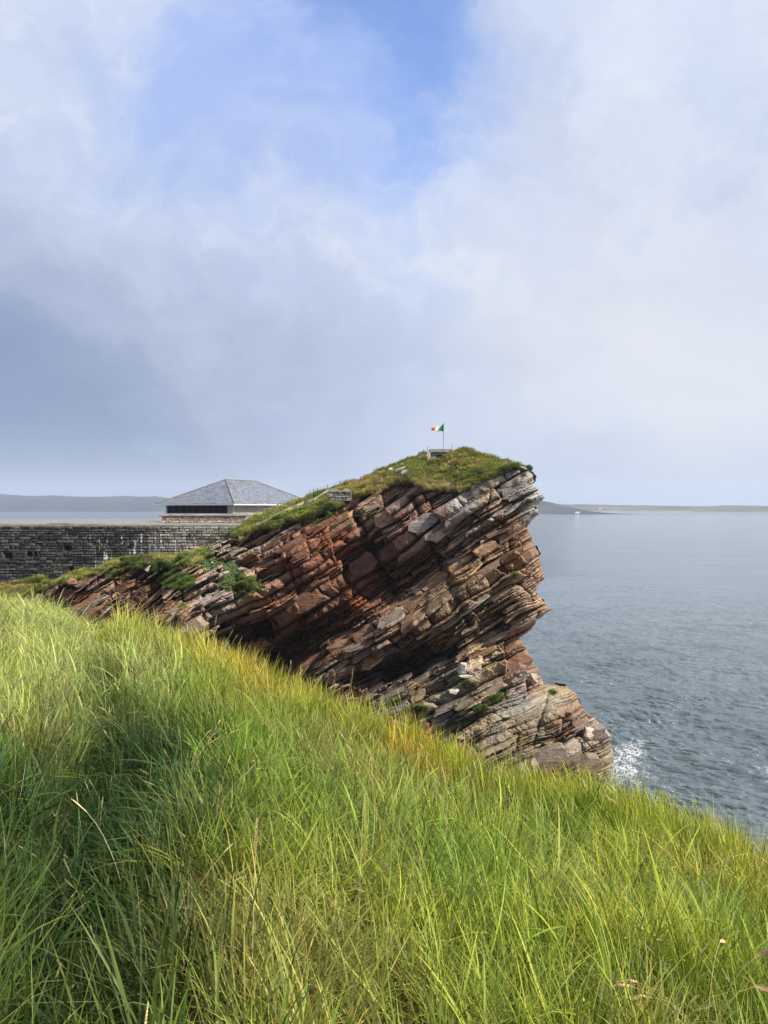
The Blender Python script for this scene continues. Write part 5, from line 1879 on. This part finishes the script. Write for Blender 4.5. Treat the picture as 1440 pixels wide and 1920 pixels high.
G_ = (.40, .395, .37)
hill_d = lambda px_, py_: cap_d(px_, py_) - 1.3
boulder(731, 881, hill_d(731, 881), .95, .75, .9, G_, 'smaller pale grey boulder in the grass below the lookout', 1)
boulder(751, 880, hill_d(751, 880), 1.5, .75, .9, G_, 'long pale grey boulder leaning on the grassy slope below the lookout', 2, 0, -.5)
boulder(757, 886, hill_d(757, 886), 1.0, .55, .8, (.36, .35, .32), 'low grey boulder half sunk under the long leaning one', 3, .4, -.3)
PK = (.35, .30, .255)
fd = lambda px_, py_: float(face(np.array([px_ * 1.0]), np.array([py_ * 1.0]))[0][0]) - .3
boulder(889, 1253, fd(889, 1253), 1.7, 1.5, 1.2, PK, 'largest pinkish grey boulder on the ledge of the lower spur', 5)
boulder(868, 1254, fd(868, 1254), 1.2, 1.3, 1.0, (.42, .39, .34), 'cream grey boulder touching the largest pinkish one on the ledge', 6)
boulder(851, 1296, fd(851, 1296), 1.1, .7, .8, (.46, .43, .38), 'pale flat boulder just below the green moss patch on the spur', 7)
boulder(873, 1270, fd(873, 1270), 1.5, .55, .8, (.44, .40, .35), 'thin pale boulder lying right above the green moss patch', 8)
boulder(1001, 1272, fd(1001, 1272), 1.0, 1.1, .9, (.36, .32, .27), 'squat brown grey boulder where the nose meets the spur', 9)
boulder(1108, 1377, fd(1108, 1377), 1.6, 1.3, 1.0, (.44, .37, .32), 'pale angular boulder wedged near the tip of the spur', 10, .2, .35)
boulder(980, 878, fd(980, 884), 1.3, .55, 1.0, (.33, .32, .28), 'dark lichened boulder on the top corner of the nose', 11, 0, .3)
boulder(274, 1064, fd(274, 1064) - .6, .7, 1.3, .5, (.42, .40, .37), 'upright pale stone standing in the grass bank under the wall', 12, 0, .3)
boulder(135, 1092, 76.5, 1.0, 1.1, .8, (.28, .14, .085), 'orange brown boulder at the grassy end of the outcrop', 13, 0, .4)


# ------------------------------------------------------------------ a few things that stand out of the grass
def at_slope(px, D):
    x_ = (px - 720) / F * D
    return Vector((x_, D, float(ground(np.array([x_]), np.array([D]))[0])))


STALKM, t, b, out_ = new_mat('dry_stalk')
t.put(b.inputs['Base Color'], t.node('ShaderNodeAttribute', attribute_name='col').outputs['Color'])
b.inputs['Roughness'].default_value = 0.7
b.inputs['Specular IOR Level'].default_value = 0.15


def hero_stalk(px, D, h, az, lean, bend, label, seed, head=0.10, r=0.006, col=(.50, .40, .22)):
    e = at_slope(px, D)
    rnd = random.Random(seed)
    o_ = empty('seed_stalk', e)
    vs, fs, cs = [], [], []
    stalk(vs, fs, cs, (0, 0, -.02), az, h, lean, bend, head, r, rnd, col)
    ns = 24   # stem vertices come first
    fst = [f_ for f_ in fs if max(f_) < ns]
    fhd = [tuple(q_ - ns for q_ in f_) for f_ in fs if min(f_) >= ns]
    me_ = bpy.data.meshes.new('stem')
    me_.from_pydata(vs[:ns], [], fst)
    set_col(me_, np.array(cs[:ns]))
    link('stem', me_, STALKM, o_)
    me_ = bpy.data.meshes.new('seed_head')
    me_.from_pydata(vs[ns:], [], fhd)
    set_col(me_, np.array(cs[ns:]))
    link('seed_head', me_, STALKM, o_)
    tag(o_, label, 'seed stalk', 'dry seed stalks in the grass')


hero_stalk(218, 13.0, 0.98, 2.6, .10, .35, 'tall pale seed stalk standing alone against the dark outcrop', 1, .13, .008)
hero_stalk(398, 12.6, 0.80, 1.2, .06, .2, 'pale seed stalk against the black cave mouth', 2, .13, .009)
hero_stalk(655, 11.0, 0.80, 1.0, .04, .15, 'thin upright seed stalk before the dark recess under the blocky band', 3, .16, .008)
hero_stalk(672, 3.6, 0.70, 1.3, .05, .2, 'upright pale seed stalk in the middle of the slope', 4, .11, .006)
hero_stalk(470, 2.75, 0.62, 1.4, .05, .1, 'straw coloured seed stalk rising among arching broad leaves', 5, .13, .007)
hero_stalk(1072, 8.6, 0.70, .4, .05, .3, 'fluffy pale seed head standing before the reddish hollow of the spur', 6, .07, .014, (.55, .44, .28))
hero_stalk(1038, 8.8, 0.62, 2.4, .05, .2, 'slim reddish seed stalk beside the fluffy pale head', 7, .06, .010, (.46, .30, .18))
hero_stalk(240, 4.2, 0.62, 2.7, .35, .8, 'drooping pale seed stalk over the dark green grass of the hollow', 8, .14, .008, (.50, .44, .26))
hero_stalk(150, 4.6, 0.66, 2.9, .30, .9, 'arched straw seed stalk above the darkest grass by the hollow', 9, .15, .008, (.46, .42, .24))

# dried drooping seed head in the lower right grass
e0 = at_slope(1330, 3.1)
dh = empty('dried_seed_head', e0)
tag(dh, 'bent clump of dry tan seed heads drooping over the grass', 'seed head')
for k in range(7):
    vs, fs, cs = [], [], []
    rnd = random.Random(60 + k)
    stalk(vs, fs, cs, (rnd.uniform(-.05, .05), rnd.uniform(-.05, .05), -.02), rnd.uniform(-.8, 3.6), rnd.uniform(.50, .70), rnd.uniform(.05, .30), rnd.uniform(1.0, 2.0), rnd.uniform(.06, .11), .015, rnd, (.52, .38, .20))
    me_ = bpy.data.meshes.new('stalk')
    me_.from_pydata(vs, [], fs)
    set_col(me_, np.array(cs))
    link('stalk', me_, STALKM, dh)

# red sorrel on the cliff edge
for px_, D_, h_, lab, sd_ in ((802, 10.6, .62, 'tall red sorrel spire among the orange grass tips at the edge', 3), (838, 10.4, .46, 'shorter bushy red sorrel beside the taller spire', 4), (860, 10.3, .42, 'low orange red sorrel past the bushy one on the edge', 5)):
    e_ = at_slope(px_, D_)
    so_ = empty('sorrel_plant', e_)
    rnd = random.Random(sd_)
    st = MB()
    st.tube((0, 0, 0), (.01, 0, h_), .005, .002, 5)
    st.build('stem', plain('sorrel_stem', (.20, .05, .03), .7, .1) if 'sorrel_stem' not in bpy.data.materials else bpy.data.materials['sorrel_stem'], so_)
    sv = MB()
    for k in range(70):
        z_ = h_ * rnd.uniform(.45, 1.0)
        a_ = rnd.uniform(0, 6.28)
        rr = .012 + .05 * rnd.random() * (1.05 - z_ / h_)
        p = Vector((rr * math.cos(a_), rr * math.sin(a_), z_))
        s_ = rnd.uniform(.007, .014)
        t1 = Vector((rnd.uniform(-1, 1), rnd.uniform(-1, 1), rnd.uniform(-1, 1))).normalized() * s_
        t2 = t1.orthogonal().normalized() * s_ * .8
        sv.poly([p - t1, p + t2, p + t1, p - t2])
    sv.build('flower_spike', plain('sorrel_red', (.36, .075, .035), .8, .3, 20) if 'sorrel_red' not in bpy.data.materials else bpy.data.materials['sorrel_red'], so_)
    tag(so_, lab, 'plant', 'red sorrel at the cliff edge')

# ------------------------------------------------------------------ air
hzm = bpy.data.materials.new('sea_haze')
hzm.use_nodes = True
t = NT(hzm.node_tree)
t.n.clear()
out_ = t.node('ShaderNodeOutputMaterial')
pv = t.node('ShaderNodeVolumePrincipled')
pv.inputs['Color'].default_value = (0.67, 0.79, 1.0, 1)
pv.inputs['Density'].default_value = 0.95e-4
pv.inputs['Anisotropy'].default_value = 0.0
t.l.new(pv.outputs[0], out_.inputs['Volume'])
o = MB().box(-9600, 9600, -9600, 9600, -5.0, 330).build('haze', hzm)
tag(o, 'thin pale sea haze that veils the far hills', 'haze', kind='stuff')
